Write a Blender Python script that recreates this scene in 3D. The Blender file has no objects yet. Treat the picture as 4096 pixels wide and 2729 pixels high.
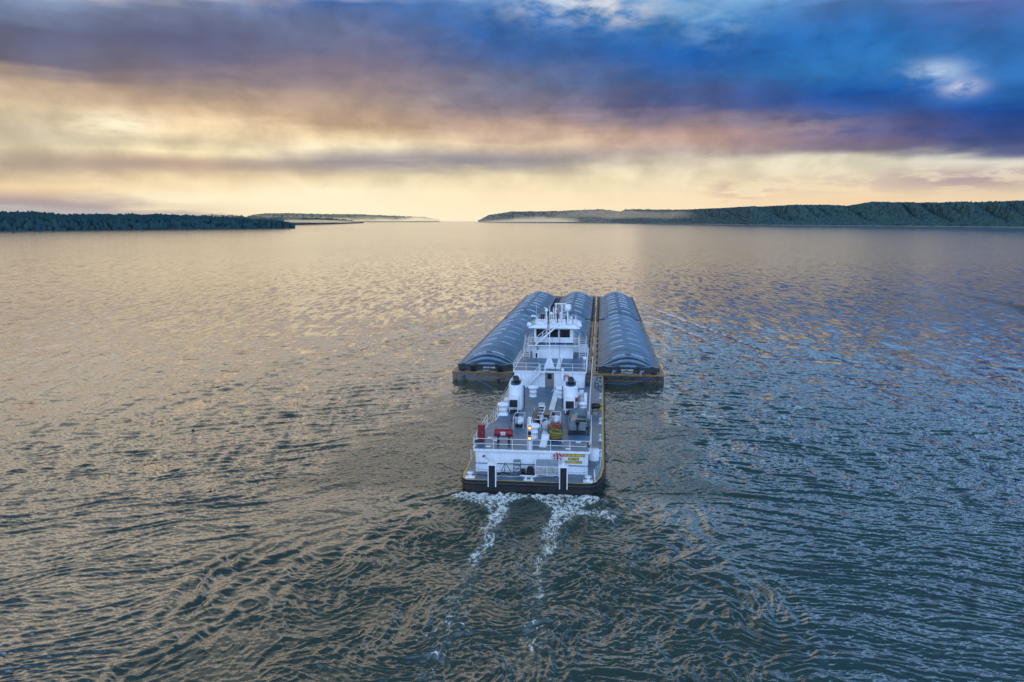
import bpy, bmesh, math, random
import numpy as np
from mathutils import Vector, Matrix
random.seed(7); np.random.seed(7)
R=math.radians
scn=bpy.context.scene; COL=scn.collection
# ------------------------------------------------------------------ camera
FPX=28/36*4096; CH=26.2; HORIZ=884.0
PITCH=math.atan((1364.5-HORIZ)/FPX)
cd=bpy.data.cameras.new('camera'); cam=bpy.data.objects.new('camera',cd); COL.objects.link(cam)
cd.sensor_width=36; cd.lens=28; cd.clip_start=0.5; cd.clip_end=120000
cam.location=(0,0,CH); cam.rotation_euler=(R(90)-PITCH,0,0); scn.camera=cam
scn.view_settings.view_transform='Standard'; scn.view_settings.look='None'; scn.view_settings.exposure=0; scn.view_settings.gamma=1
# tow heading: everything on the tow is laid out in (u right, v forward) metres from the middle of the stern
HD=R(6.35); SX,SY=1.8,73.5
def world(u,v): return (SX+u*math.cos(HD)+v*math.sin(HD), SY-u*math.sin(HD)+v*math.cos(HD))
# ------------------------------------------------------------------ materials
def lin(c): return tuple((x/12.92 if x<=0.04045 else ((x+0.055)/1.055)**2.4) for x in [k/255 for k in c])
class NT:
    def __init__(s,tree): s.t=tree; s.n=tree.nodes; s.l=tree.links
    def node(s,ty,**kw):
        n=s.n.new(ty)
        for k,v in kw.items(): setattr(n,k,v)
        return n
    def put(s,sock,val):
        if hasattr(val,'is_output'): s.l.new(val,sock)
        elif val is not None: sock.default_value=val
    def m(s,op,a,b=None,c=None,clamp=False):
        n=s.node('ShaderNodeMath',operation=op); n.use_clamp=clamp
        for i,x in enumerate((a,b,c)):
            if x is not None: s.put(n.inputs[i],x)
        return n.outputs[0]
    def mix(s,f,a,b,blend='MIX'):
        n=s.node('ShaderNodeMix',data_type='RGBA',blend_type=blend); s.put(n.inputs[0],f)
        s.put(n.inputs[6],(*a,1) if isinstance(a,tuple) and len(a)==3 else a)
        s.put(n.inputs[7],(*b,1) if isinstance(b,tuple) and len(b)==3 else b)
        return n.outputs[2]
    def sm(s,x,a,b,o0=0.0,o1=1.0):
        n=s.node('ShaderNodeMapRange',interpolation_type='SMOOTHSTEP'); s.put(n.inputs[0],x)
        n.inputs[1].default_value=a; n.inputs[2].default_value=b; n.inputs[3].default_value=o0; n.inputs[4].default_value=o1
        return n.outputs[0]
    def noise(s,vec,scale,detail=4,rough=.55,dist=0.0):
        n=s.node('ShaderNodeTexNoise'); s.put(n.inputs['Vector'],vec); n.inputs['Scale'].default_value=scale
        n.inputs['Detail'].default_value=detail; n.inputs['Roughness'].default_value=rough; n.inputs['Distortion'].default_value=dist
        return n
    def xyz(s,x,y,z):
        n=s.node('ShaderNodeCombineXYZ')
        for i,v in enumerate((x,y,z)): s.put(n.inputs[i],v)
        return n.outputs[0]
    def scale(s,vec,v3):
        n=s.node('ShaderNodeVectorMath',operation='MULTIPLY'); s.put(n.inputs[0],vec); n.inputs[1].default_value=v3
        return n.outputs[0]
MATS={}
def mat(name,c,rough=.5,metal=0.0,var=.18,scale=1.5,c2=None,th=.6,wid=.12,scale2=2.0,stretch=(1,1,1),bump=0.0,bscale=8,emit=None,grime=0.0,alpha=None):
    if name in MATS: return MATS[name]
    m=bpy.data.materials.new(name); m.use_nodes=True; t=NT(m.node_tree); t.n.clear()
    out=t.node('ShaderNodeOutputMaterial'); p=t.node('ShaderNodeBsdfPrincipled'); t.l.new(p.outputs[0],out.inputs[0])
    tc=t.node('ShaderNodeTexCoord').outputs['Object']
    tc2=t.scale(tc,stretch)
    n=t.noise(tc2,scale,5,.6)
    f=t.sm(n.outputs[0],.25,.75,1-var,1+var)
    col=t.mix(1.0,c,t.xyz(f,f,f),'MULTIPLY')
    if c2 is not None:
        n2=t.noise(tc2,scale2,6,.65)
        col=t.mix(t.sm(n2.outputs[0],th-wid/2,th+wid/2),col,c2)
    if grime>0:
        n3=t.noise(t.scale(tc,(2.2,2.2,.25)),2.0,5,.6)
        col=t.mix(t.m('MULTIPLY',t.sm(n3.outputs[0],.55,.78),grime),col,(.16,.11,.07))
    t.put(p.inputs['Base Color'],col)
    p.inputs['Roughness'].default_value=rough; p.inputs['Metallic'].default_value=metal
    if bump>0:
        nb=t.noise(tc,bscale,4,.6); b=t.node('ShaderNodeBump'); b.inputs['Strength'].default_value=bump; b.inputs['Distance'].default_value=.05
        t.l.new(nb.outputs[0],b.inputs['Height']); t.l.new(b.outputs[0],p.inputs['Normal'])
    if emit: p.inputs['Emission Color'].default_value=(*emit[:3],1); p.inputs['Emission Strength'].default_value=emit[3]
    MATS[name]=m; return m
WHITE=mat('white_paint',(.80,.81,.83),.38,var=.07,scale=.9,grime=.42)
TRIM=mat('white_trim_paint',(.80,.82,.84),.4,var=.08,scale=3,c2=(.45,.36,.28),th=.74,wid=.08,scale2=5)
DECK=mat('deck_paint',(.07,.135,.205),.42,var=.3,scale=.7,c2=(.09,.15,.22),th=.58,wid=.25,scale2=.35,bump=.12,bscale=14)
WDECK=mat('worn_deck_paint',(.085,.13,.175),.38,var=.35,scale=1.2,c2=(.22,.16,.11),th=.66,wid=.14,scale2=1.4,bump=.15,bscale=12)
HULLB=mat('black_hull_paint',(.013,.014,.017),.45,var=.4,scale=1.0,c2=(.05,.03,.017),th=.60,wid=.18,scale2=.9,stretch=(1,1,3),bump=.2,bscale=4)
YELLOW=mat('yellow_paint',(.62,.38,.03),.5,var=.2,scale=3,c2=(.25,.2,.12),th=.68,wid=.1,scale2=4)
GLASS=mat('dark_glass',(.012,.014,.018),.06,var=.3)
BLACK=mat('black_steel',(.012,.012,.014),.5,var=.3)
RUST=mat('rusty_steel',(.16,.075,.035),.8,var=.4,scale=4,c2=(.05,.03,.02),th=.55,scale2=5)
BRUST=mat('barge_edge_rust',(.34,.16,.06),.75,var=.4,scale=3,c2=(.06,.04,.03),th=.58,scale2=2.5)
RED=mat('red_paint',(.24,.012,.02),.4,var=.15,scale=3,grime=.1)
GREYM=mat('grey_metal',(.30,.32,.35),.45,.4,var=.2,scale=4)
TAN=mat('tan_door_paint',(.20,.18,.15),.5,var=.1)
COVER=mat('barge_cover_paint',(.20,.275,.36),.40,.1,var=.22,scale=.35,c2=(.29,.35,.42),th=.60,wid=.3,scale2=.5,stretch=(1,.4,1),grime=.12)
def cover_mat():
    m=mat('barge_cover_paint_lit_ribs',(.105,.155,.205),.52,.05,var=.2,scale=.5,c2=(.125,.175,.225),th=.6,wid=.3,scale2=.5,stretch=(1,.4,1),grime=.15)
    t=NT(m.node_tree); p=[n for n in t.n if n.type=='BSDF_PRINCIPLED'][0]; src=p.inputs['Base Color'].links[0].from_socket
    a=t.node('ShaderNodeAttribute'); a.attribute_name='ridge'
    f=t.sm(a.outputs['Fac'],0,1,.30,1.9); t.put(p.inputs['Base Color'],t.mix(1.0,src,t.xyz(f,f,f),'MULTIPLY')); return m  # ridge light painted into the colour; grooves darkened as dirt
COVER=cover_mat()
LIFT=mat('cover_lift_steel',(.36,.41,.46),.45,.2,var=.25,scale=1.5)
COAM=mat('coaming_paint',(.055,.065,.07),.6,var=.3,scale=1,c2=(.12,.08,.05),th=.66,wid=.1,scale2=1.2)
BHULL=mat('barge_hull_paint',(.16,.15,.125),.65,var=.35,scale=.8,c2=(.016,.014,.013),th=.56,wid=.07,scale2=.75,stretch=(1,1,1.8),bump=.15,bscale=3)
BHULL2=mat('barge_hull_paint_dark',(.06,.07,.065),.6,var=.35,scale=.8,c2=(.014,.013,.012),th=.52,wid=.1,scale2=.75,stretch=(1,1,1.8),bump=.15,bscale=3)
BDECK=mat('barge_deck_rust',(.50,.27,.11),.6,var=.35,scale=1.2,c2=(.045,.03,.022),th=.58,wid=.12,scale2=1.1,stretch=(.35,1.0,1))
GUNW=mat('gunwale_rust',(.44,.34,.21),.45,var=.4,scale=1.6,c2=(.03,.024,.02),th=.51,wid=.1,scale2=1.7,stretch=(.12,1,1))
WOOD=mat('weathered_wood',(.26,.20,.13),.75,var=.3,scale=3,c2=(.08,.06,.04),th=.6,scale2=4)
ROPEY=mat('yellow_hose',(.25,.20,.02),.5,var=.25,scale=5)
ROPEO=mat('orange_rope',(.48,.17,.07),.7,var=.35,scale=6)
ROPEB=mat('blue_rope',(.02,.10,.22),.6,var=.2)
WIRE=mat('steel_wire',(.03,.028,.027),.5,.4)
REDROPE=mat('red_strap',(.32,.05,.02),.6)
ALU=mat('skiff_aluminium',(.19,.23,.25),.45,.15,var=.3,scale=2,c2=(.14,.15,.15),th=.62,scale2=3)
TARP=mat('pale_tarpaulin',(.46,.46,.46),.6,var=.3,scale=4,bump=.4,bscale=6)
GREEN=mat('green_ladder_paint',(.05,.10,.10),.55,var=.2)
MESHM=mat('pale_cage_mesh',(.42,.40,.37),.7,var=.3,scale=2,c2=(.27,.22,.18),th=.6,scale2=1.5)
NAVY=mat('navy_steel',(.02,.03,.06),.4)
AMBER=mat('amber_lamp_lens',(.9,.35,.05),.3,emit=(1,.22,.03,6))
SKIN=mat('skin',(.42,.23,.15),.55,var=.08); HAIR=mat('dark_hair',(.015,.012,.01),.7)
JACK=mat('red_jacket',(.30,.012,.018),.75,var=.2,scale=8); TROU=mat('grey_trousers',(.05,.055,.065),.8); JEANS=mat('navy_jeans',(.018,.03,.07),.8); SHIRT=mat('pale_grey_shirt',(.40,.42,.45),.8)
FLAGR=mat('flag_red',(.42,.02,.03),.8); FLAGW=mat('flag_white',(.75,.74,.74),.8); FLAGB=mat('flag_blue',(.02,.03,.13),.8)
ORING=mat('life_ring_red',(.58,.03,.025),.5,var=.15)
# ------------------------------------------------------------------ mesh builder
class MB:
    def __init__(s): s.v=[]; s.f=[]; s.mi=[]; s.sm=[]
    def add(s,vs,fs,mi=0,smooth=False):
        o=len(s.v); s.v+=[tuple(x) for x in vs]
        for f in fs: s.f.append(tuple(i+o for i in f)); s.mi.append(mi); s.sm.append(smooth)
        return s
    def box(s,x0,x1,y0,y1,z0,z1,mi=0):
        vs=[(x,y,z) for z in (z0,z1) for y in (y0,y1) for x in (x0,x1)]
        return s.add(vs,[(0,2,3,1),(4,5,7,6),(0,1,5,4),(2,6,7,3),(0,4,6,2),(1,3,7,5)],mi)
    def obox(s,c,size,rz=0,rx=0,ry=0,mi=0):
        M=Matrix.Translation(c)@Matrix.Rotation(rz,4,'Z')@Matrix.Rotation(rx,4,'X')@Matrix.Rotation(ry,4,'Y')
        a,b,d=[k/2 for k in size]
        vs=[M@Vector((x,y,z)) for z in (-d,d) for y in (-b,b) for x in (-a,a)]
        return s.add(vs,[(0,2,3,1),(4,5,7,6),(0,1,5,4),(2,6,7,3),(0,4,6,2),(1,3,7,5)],mi)
    def prism(s,poly,z0,z1,mi=0,top=None,smooth=False):
        n=len(poly); t=top or poly
        vs=[(x,y,z0) for x,y in poly]+[(x,y,z1) for x,y in t]
        s.add(vs,[(i,(i+1)%n,n+(i+1)%n,n+i) for i in range(n)],mi,smooth)
        return s.add(vs,[tuple(range(n-1,-1,-1)),tuple(range(n,2*n))],mi)
    def ring(s,poly,z,inner,mi=0):
        n=len(poly); vs=[(x,y,z) for x,y in poly]+[(x,y,z) for x,y in inner]
        return s.add(vs,[(i,(i+1)%n,n+(i+1)%n,n+i) for i in range(n)],mi)
    def tube(s,pts,r,n=8,mi=0,closed=False,smooth=True):
        pts=[Vector(p) for p in pts]; k=len(pts); rr=r if isinstance(r,(list,tuple)) else [r]*k
        vs=[]; prev=None
        for i,p in enumerate(pts):
            if closed: d=pts[(i+1)%k]-pts[i-1]
            else: d=pts[min(i+1,k-1)]-pts[max(i-1,0)]
            if d.length<1e-9: d=Vector((0,0,1))
            d.normalize()
            up=prev if prev is not None else (Vector((0,0,1)) if abs(d.z)<.9 else Vector((1,0,0)))
            a=d.cross(up)
            if a.length<1e-6: a=d.cross(Vector((1,0,0)))
            a.normalize(); b=a.cross(d).normalized(); prev=b
            for j in range(n):
                t=2*math.pi*j/n; vs.append(p+(a*math.cos(t)+b*math.sin(t))*rr[i])
        fs=[]
        for i in range(k if closed else k-1):
            for j in range(n):
                A=i*n+j;B=i*n+(j+1)%n;C=((i+1)%k)*n+(j+1)%n;D=((i+1)%k)*n+j
                fs.append((A,D,C,B))
        s.add(vs,fs,mi,smooth)
        if not closed:
            s.add(vs,[tuple(range(n)),tuple((k-1)*n+j for j in range(n-1,-1,-1))],mi)
        return s
    def lathe(s,prof,c=(0,0,0),n=20,mi=0,axis='Z',smooth=True):
        vs=[]
        for r,h in prof:
            for j in range(n):
                t=2*math.pi*j/n; a,b=r*math.cos(t),r*math.sin(t)
                vs.append({'Z':(c[0]+a,c[1]+b,c[2]+h),'Y':(c[0]+a,c[1]+h,c[2]+b),'X':(c[0]+h,c[1]+a,c[2]+b)}[axis])
        fs=[(i*n+j,i*n+(j+1)%n,(i+1)*n+(j+1)%n,(i+1)*n+j) for i in range(len(prof)-1) for j in range(n)]
        return s.add(vs,fs,mi,smooth)
    def ball(s,c,r,n=12,mi=0,sq=1.0):
        return s.lathe([(max(r*math.sin(math.pi*i/8),1e-4),-r*sq*math.cos(math.pi*i/8)) for i in range(9)],c,n,mi)
    def build(s,name,mats,parent=None,loc=(0,0,0),rz=0.0,bevel=0):
        me=bpy.data.meshes.new(name); me.from_pydata(s.v,[],s.f)
        for m in (mats if isinstance(mats,(list,tuple)) else [mats]): me.materials.append(m)
        me.polygons.foreach_set('material_index',s.mi); me.polygons.foreach_set('use_smooth',s.sm)
        bm=bmesh.new(); bm.from_mesh(me); bmesh.ops.recalc_face_normals(bm,faces=bm.faces); bm.to_mesh(me); bm.free()
        o=bpy.data.objects.new(name,me); COL.objects.link(o); o.location=loc; o.rotation_euler=(0,0,rz)
        if parent: o.parent=parent
        if bevel:
            b=o.modifiers.new('bevel','BEVEL'); b.width=bevel; b.segments=2; b.limit_method='ANGLE'
        return o
def tag(o,label=None,cat=None,group=None,kind=None):
    for k,v in (('label',label),('category',cat),('group',group),('kind',kind)):
        if v: o[k]=v
    return o
def thing(name,label,cat,u=0,v=0,z=0,rz=0.0,group=None):
    o=bpy.data.objects.new(name,None); COL.objects.link(o); o.empty_display_size=.3
    o.location=(*world(u,v),z); o.rotation_euler=(0,0,rz-HD); return tag(o,label,cat,group)
def single(mb,name,mats,label,cat,u=0,v=0,z=0,rz=0.0,group=None,bevel=0):
    o=mb.build(name,mats,None,(*world(u,v),z),rz-HD,bevel); return tag(o,label,cat,group)
def copy_tree(o,parent=None):
    c=o.copy(); COL.objects.link(c)
    if parent: c.parent=parent
    for ch in list(o.children): copy_tree(ch,c)
    return c
def text(body,size,name,m,parent,loc,rot=(R(90),0,0),width=None,off=0.0):
    cu=bpy.data.curves.new(name,'FONT'); cu.body=body; cu.size=size; cu.align_x='CENTER'; cu.align_y='CENTER'; cu.offset=off; cu.extrude=.004
    to=bpy.data.objects.new(name+'_curve',cu); COL.objects.link(to); bpy.context.view_layer.update()
    me=bpy.data.meshes.new_from_object(to.evaluated_get(bpy.context.evaluated_depsgraph_get()))
    bpy.data.objects.remove(to); me.name=name; me.materials.clear(); me.materials.append(m)
    o=bpy.data.objects.new(name,me); COL.objects.link(o); o.parent=parent; o.location=loc; o.rotation_euler=rot
    if width:
        xs=[v.co.x for v in me.vertices]; k=width/max(1e-6,max(xs)-min(xs))
        for v in me.vertices: v.co.x*=k
    return o
def rail(pts,h=1.05,mids=(.52,),sp=1.6,r=.030,posts=True):
    b=MB(); P=[Vector(p) for p in pts]
    for k in (h,)+tuple(mids): b.tube([p+Vector((0,0,k)) for p in P],r,6)
    if posts:
        for a,c in zip(P[:-1],P[1:]):
            n=max(1,round((c-a).length/sp))
            for i in range(n+1):
                if i==n and not (c-P[-1]).length<1e-6: continue
                q=a.lerp(c,i/n); b.tube([q,q+Vector((0,0,h))],r,6)
    return b
def rrect(x0,x1,y0,y1,r,n=5):
    pts=[]
    for cx,cy,a0 in ((x1-r,y1-r,0),(x0+r,y1-r,90),(x0+r,y0+r,180),(x1-r,y0+r,270)):
        for i in range(n+1):
            a=R(a0+90*i/n); pts.append((cx+r*math.cos(a),cy+r*math.sin(a)))
    return pts
# ------------------------------------------------------------------ sky: dawn clouds, in directions (azimuth from the +Y axis, elevation)
def azel(x,y):
    cx=(x-2048)/FPX; cy=-(y-1364.5)/FPX
    d=Vector((cx,math.cos(PITCH)+cy*math.sin(PITCH),-math.sin(PITCH)+cy*math.cos(PITCH))).normalized()
    return math.degrees(math.atan2(d.x,d.y)), math.degrees(math.asin(d.z))
SUN_AZ,SUN_EL=-27.0,13.0
wd=bpy.data.worlds.new('World'); scn.world=wd; wd.use_nodes=True
t=NT(wd.node_tree); t.n.clear()
out=t.node('ShaderNodeOutputWorld'); bg=t.node('ShaderNodeBackground'); t.l.new(bg.outputs[0],out.inputs[0])
sky=t.node('ShaderNodeTexSky'); sky.sky_type='NISHITA'; sky.sun_disc=False; sky.sun_elevation=R(SUN_EL); sky.sun_rotation=R(SUN_AZ)
dirv=t.node('ShaderNodeTexCoord').outputs['Generated']
sp=t.node('ShaderNodeSeparateXYZ'); t.l.new(dirv,sp.inputs[0]); X,Y,Z=sp.outputs
DEG=180/math.pi
EL=t.m('MULTIPLY',t.m('ARCSINE',t.m('MAXIMUM',Z,0.0)),DEG)
AZ=t.m('MULTIPLY',t.m('ARCTAN2',X,Y),DEG)
# cloud coordinates: flattened towards the horizon
CV=t.xyz(t.m('MULTIPLY',AZ,.10),t.m('MULTIPLY',EL,.30),0.0)
n1=t.noise(CV,1.0,2,.5,.2); n2=t.noise(t.scale(CV,(.6,1.5,1)),1.9,3,.5,.15); n3=t.noise(t.scale(CV,(1,1.2,1)),3.6,4,.55,.15)
amp=t.sm(EL,1.0,7.0,.15,1.0)
ELW=t.m('ADD',EL,t.m('MULTIPLY',amp,t.m('ADD',t.m('MULTIPLY',t.m('SUBTRACT',n1.outputs[0],.5),1.5),t.m('MULTIPLY',t.m('SUBTRACT',n2.outputs[0],.5),1.8))))
AZW=t.m('ADD',AZ,t.m('MULTIPLY',t.m('SUBTRACT',n3.outputs[0],.5),8.0))
def TT(el): return math.sqrt(max(0,min(90,el))/90)
tv=t.m('SQRT',t.m('DIVIDE',t.m('MAXIMUM',ELW,0.0),90.0),clamp=True)
COLS=[(100,[(860,(168,156,156)),(800,(176,160,158)),(750,(236,208,168)),(715,(206,186,158)),(660,(178,162,146)),(580,(208,196,166)),(520,(196,184,162)),(430,(208,188,156)),(330,(190,165,145)),(250,(98,97,122)),(150,(84,95,128)),(0,(128,152,188))],((218, 204, 178), (200, 194, 182), (126, 144, 154), (80, 102, 112))),
(700,[(880,(240,222,180)),(790,(255,242,208)),(725,(240,218,178)),(660,(196,170,145)),(605,(250,232,186)),(560,(214,198,166)),(505,(252,228,186)),(450,(224,194,158)),(380,(172,148,130)),(300,(114,105,124)),(150,(86,93,130)),(0,(116,132,168))],((228, 210, 176), (204, 196, 180), (120, 140, 150), (78, 100, 110))),
(1350,[(880,(255,243,212)),(760,(254,240,204)),(705,(234,214,176)),(650,(163,153,153)),(600,(252,236,200)),(560,(238,212,172)),(500,(190,160,132)),(400,(180,156,140)),(250,(138,126,144)),(120,(112,122,158)),(0,(64,104,166))],((216, 204, 182), (190, 188, 182), (106, 128, 140), (64, 90, 100))),
(2050,[(880,(255,240,206)),(780,(253,233,194)),(705,(238,220,182)),(640,(158,148,150)),(580,(226,202,172)),(520,(192,162,146)),(430,(132,122,138)),(330,(106,116,146)),(200,(56,100,164)),(100,(40,102,174)),(0,(78,128,188))],((196, 194, 186), (172, 178, 180), (74, 104, 120), (60, 90, 100))),
(2750,[(880,(250,230,194)),(800,(250,228,190)),(730,(242,225,190)),(665,(228,216,188)),(615,(186,170,162)),(560,(196,160,148)),(500,(150,132,140)),(430,(84,92,138)),(330,(58,92,148)),(200,(24,94,172)),(80,(58,124,186)),(0,(96,152,202))],((166, 198, 228), (144, 180, 212), (70, 108, 134), (58, 90, 102))),
(3400,[(880,(246,218,178)),(800,(245,215,175)),(720,(238,220,190)),(640,(230,224,200)),(600,(128,118,136)),(550,(112,102,132)),(460,(66,88,144)),(380,(22,88,172)),(280,(46,118,186)),(150,(42,112,186)),(0,(76,120,180))],((150, 194, 236), (134, 176, 218), (74, 116, 148), (58, 92, 108))),
(4000,[(880,(240,212,178)),(800,(240,215,180)),(720,(222,200,178)),(640,(216,212,200)),(610,(90,98,134)),(550,(62,78,132)),(450,(28,76,154)),(300,(48,114,186)),(150,(52,108,176)),(0,(84,106,166))],((146, 188, 234), (130, 172, 216), (80, 120, 150), (58, 92, 108)))]
cur=None; paz=None
for px,st,hi in COLS:
    cr=t.node('ShaderNodeValToRGB'); t.l.new(tv,cr.inputs[0]); e=cr.color_ramp.elements; cr.color_ramp.interpolation='EASE' if False else 'LINEAR'
    pts=[(TT(azel(px,y)[1]),lin(c)) for y,c in st]
    pts+=[(TT(azel(px,0)[1]+2.5),tuple(2.2*k for k in lin(hi[0]))),(TT(22),tuple((1.15 if px<1800 else 1.6)*k for k in lin(hi[1]))),(TT(30),lin(hi[2])),(TT(62),lin(hi[3])),(1.0,lin((84,108,128)))]  # unseen sky above the view shaped, with bright bands, to light the water
    while len(e)<len(pts): e.new(.5)
    for q,(pp,c) in zip(e,sorted(pts)): q.position=pp; q.color=(*c,1)
    az=azel(px,500)[0]
    if cur is None: cur=cr.outputs[0]
    else: cur=t.mix(t.sm(AZW,paz,az),cur,cr.outputs[0])
    paz=az
# soft billows: brighten and darken the deck, finer wisps
bb=t.sm(t.noise(t.scale(CV,(1.3,.62,1)),2.3,5,.52,.2).outputs[0],.27,.73,.80,1.16); bbm=t.m('ADD',1.0,t.m('MULTIPLY',t.m('SUBTRACT',bb,1.0),t.sm(EL,.8,4.0)))
cur=t.mix(1.0,cur,t.xyz(bbm,bbm,bbm),'MULTIPLY')
def spot(x,y,wx,wy,col,k,nz,lo,hi):
    global cur
    a,e=azel(x,y); a2,e2=azel(x+wx,y+wy)
    dx=t.m('DIVIDE',t.m('SUBTRACT',AZ,a),abs(a2-a)); dy=t.m('DIVIDE',t.m('SUBTRACT',EL,e),abs(e2-e))
    d=t.m('ADD',t.m('MULTIPLY',dx,dx),t.m('MULTIPLY',dy,dy))
    g=t.m('POWER',2.718,t.m('MULTIPLY',d,-1.0))
    f=t.m('MULTIPLY',t.m('MULTIPLY',g,t.sm(nz,lo,hi)),k,clamp=True)
    cur=t.mix(f,cur,lin(col))
wn=t.noise(t.scale(CV,(1.3,1.0,1)),2.6,5,.56,.15).outputs[0]
spot(2330,-10,300,85,(216,226,238),.95,wn,.34,.66)
spot(2480,45,130,45,(240,226,214),.6,wn,.38,.62)
spot(2850,60,150,110,(150,190,226),.55,wn,.36,.66)
spot(3740,290,120,36,(186,208,234),.9,wn,.30,.62)
spot(3850,350,75,26,(216,220,232),.85,wn,.28,.55)
spot(480,495,170,55,(255,246,214),.85,n3.outputs[0],.3,.6)
spot(3180,520,260,50,(186,158,154),.5,n3.outputs[0],.35,.6)
spot(1750,645,560,42,(146,142,154),.85,n2.outputs[0],.33,.58)
spot(640,655,620,42,(166,148,140),.85,n2.outputs[0],.2,.55)
spot(200,560,420,40,(196,184,166),.6,n3.outputs[0],.3,.6)
spot(820,165,1000,140,(72,84,124),.5,n1.outputs[0],.1,.5)
spot(1500,330,560,90,(128,114,128),.4,n3.outputs[0],.2,.55)
# small low puffs under the right-hand deck
pf=t.noise(t.scale(CV,(1.0,1.6,1)),3.3,5,.58,.2).outputs[0]
spot(2960,755,130,45,(206,176,160),.8,pf,.42,.58)
spot(3850,715,420,38,(176,156,162),.9,pf,.38,.56)
spot(3300,735,300,28,(214,192,172),.7,pf,.44,.6)
spot(150,835,620,45,(158,148,156),.9,n2.outputs[0],.2,.5)
# clear morning sky behind the clouds; unseen back sky brightened to light the boat
nish=t.mix(1.0,sky.outputs[0],(.10,.10,.10),'MULTIPLY')
cur=t.mix(.012,cur,nish)
fw=t.sm(t.m('ABSOLUTE',AZ),62.0,125.0)
backc=t.mix(t.sm(EL,2.0,45.0),lin((206,220,244)),lin((172,200,240)))
backc=t.mix(1.0,backc,(1.85,2.22,2.65),'MULTIPLY')
cur=t.mix(t.m('MULTIPLY',fw,t.sm(EL,48.0,80.0,1.0,.0)),cur,t.mix(.10,backc,nish))
t.l.new(cur,bg.inputs[0]); bg.inputs[1].default_value=1.0
ld=bpy.data.lights.new('sun','SUN'); ld.energy=.42; ld.angle=R(74); ld.color=(1.0,.77,.50)
lo=bpy.data.objects.new('sun',ld); COL.objects.link(lo)
sd=Vector((math.sin(R(SUN_AZ))*math.cos(R(SUN_EL)),math.cos(R(SUN_AZ))*math.cos(R(SUN_EL)),math.sin(R(SUN_EL))))
lo.rotation_euler=sd.to_track_quat('Z','Y').to_euler()

wd.cycles.sampling_method='MANUAL'; wd.cycles.sample_map_resolution=512
scn.cycles.sample_clamp_direct=6; scn.cycles.sample_clamp_indirect=4; scn.cycles.adaptive_threshold=.03; scn.cycles.max_bounces=4; scn.cycles.diffuse_bounces=2; scn.cycles.glossy_bounces=2; scn.cycles.transparent_max_bounces=8
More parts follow.
